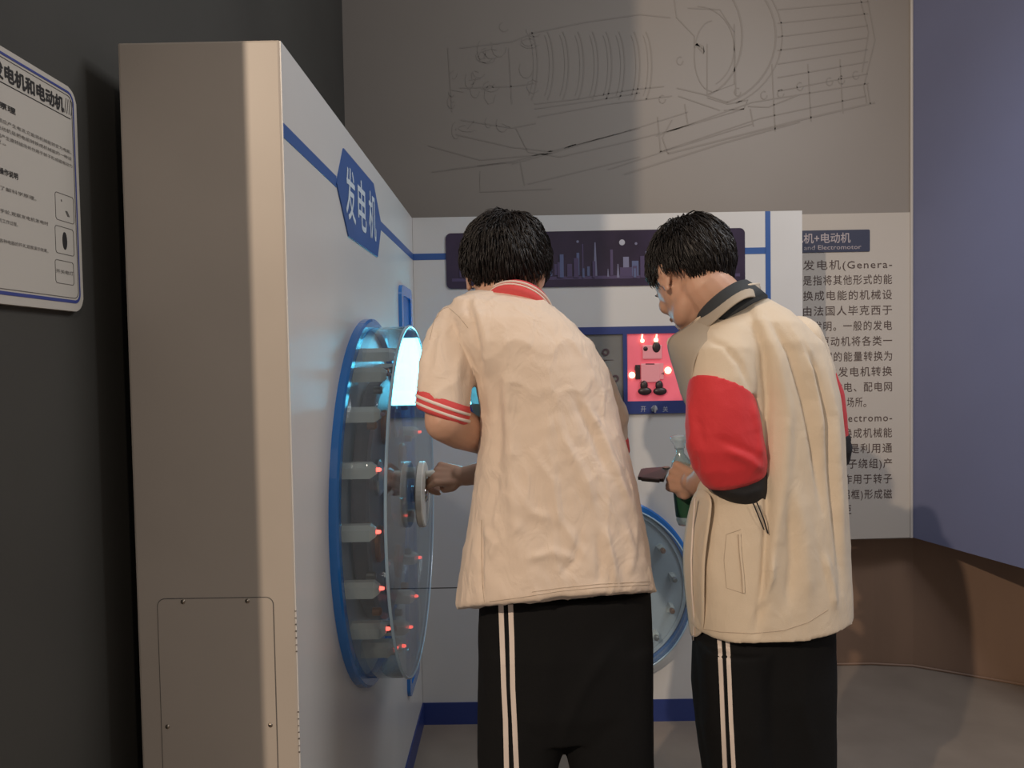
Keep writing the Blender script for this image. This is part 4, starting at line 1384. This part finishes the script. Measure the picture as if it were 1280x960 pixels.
sheet('front_flap', [
    G((868, 610, 1.66), (880, 612, 1.62), (892, 620, 1.58)),
    G((858, 650, 1.68), (872, 655, 1.62), (886, 660, 1.57)),
    G((853, 690, 1.68), (866, 695, 1.62), (880, 700, 1.57)),
    G((855, 730, 1.68), (866, 740, 1.62), (880, 745, 1.57)),
    G((860, 770, 1.68), (868, 778, 1.63), (880, 785, 1.58)),
    G((863, 797, 1.67), (869, 797, 1.64), (876, 793, 1.60)),
], .002, M['jacket'], s2)
zp = [P(869, 622, 1.615), P(866, 660, 1.63), P(864, 700, 1.62), P(865, 740, 1.62), P(868, 778, 1.625), P(867, 796, 1.64)]
obj('zip', tube(zp, .0022, 6), M['stripe'], s2)
obj('zip_pull', revolve([(0, 0), (.004, .002), (.004, .01), (0, .012)], P(867, 801, 1.635), (0, 0, 1), 10), M['chrome'], s2)
# charcoal collar of the shirt under the jacket
nc = P(903, 378, 1.675)
axn = Vector((-.55, .35, .80)).normalized()
def nr2(off, r0, r1):
    c_ = nc + axn * off
    u = Vector((.75, .45, 0)); u = (u - axn * u.dot(axn)).normalized()
    return (c_, u * r0, axn.cross(u) * r1, 2)
bm = bmesh.new()
loft(bm, [nr2(-.05, .080, .080), nr2(-.02, .076, .076), nr2(.002, .070, .070), nr2(.006, .064, .064)], 40)
obj('shirt_collar', bm, M['polo'], s2, True)

# phone held in the fist
A_, B_, C_, D_ = P(829, 604, 1.79), P(797, 601, 1.83), P(802, 589, 1.94), P(836, 587, 1.915)
ph = thing('phone', 'dark phone held flat in the hand of the student in the red-sleeved jacket', 'phone', (A_ + C_) / 2)
n_ = (B_ - A_).cross(D_ - A_).normalized()
if n_.z < 0: n_ = -n_
own = prism([A_, B_, C_, D_], n_ * .008)
bmesh.ops.bevel(own, geom=[e for e in own.edges if abs((e.verts[0].co - e.verts[1].co).normalized().dot(n_)) > .9], offset=.010, segments=4, affect='EDGES')
pc = obj('phone_case', own, mat('phone_case_dark', (.06, .045, .04), rough=.35), ph)
ins = lambda p: p + ((A_ + B_ + C_ + D_) / 4 - p) * .10
obj('screen_glass', prism([ins(p) + n_ * .008 for p in (A_, B_, C_, D_)], n_ * .0006), mat('phone_glass', (.05, .04, .045), rough=.35), ph)
cb = P(833, 590, 1.90)
obj('camera_bump', revolve([(0, .0), (.010, 0), (.010, .004), (.008, .005), (0, .005)], cb + n_ * .008, n_, 16), M['steel'], ph)

# bottle in the same hand
bt2, ax, h = bottle('water_bottle', 'clear plastic bottle with dark green label, upright in the fist holding the phone', P(860, 655, 1.835), P(848, 545, 1.835), .0265, 1)
b0 = bt2.location.copy()
obj('bottle_label', revolve([(.0268, h * .10), (.0268, h * .50)], b0, ax, 28), mat('green_label', (.015, .07, .035), rough=.4), bt2, True)
obj('bottle_cap', revolve([(.0, h * .86), (.012, h * .86), (.013, h * .90), (.019, h * .95), (.021, h), (.017, h), (.010, h * .93), (0, h * .92)], b0, ax, 20), sheet_glass('clear_cup', (.85, .92, .95), rough=.1, haze=.3, hcol=(.8, .88, .92)), bt2, True)
tcam = (CAMP - b0); tcam = (tcam - ax * tcam.dot(ax)).normalized()
sdv = ax.cross(tcam)
bc = b0 + ax * (h * .16) + (tcam * .8 + sdv * .6).normalized() * .0272
nn = (tcam * .8 + sdv * .6).normalized(); sd2 = ax.cross(nn)
bm = prism([bc + sd2 * -.006, bc + sd2 * .006, bc + sd2 * .006 + ax * .026, bc + sd2 * -.006 + ax * .026], nn * .0006)
bx_ = obj('barcode', bm, M['stripe'], bt2)
for k in range(7):
    o_ = bc + nn * .0007 + ax * (.003 + .0032 * k)
    obj('bar', prism([o_ + sd2 * -.005, o_ + sd2 * .005, o_ + sd2 * .005 + ax * .0012, o_ + sd2 * -.005 + ax * .0012], nn * .0003), M['black'], bx_)
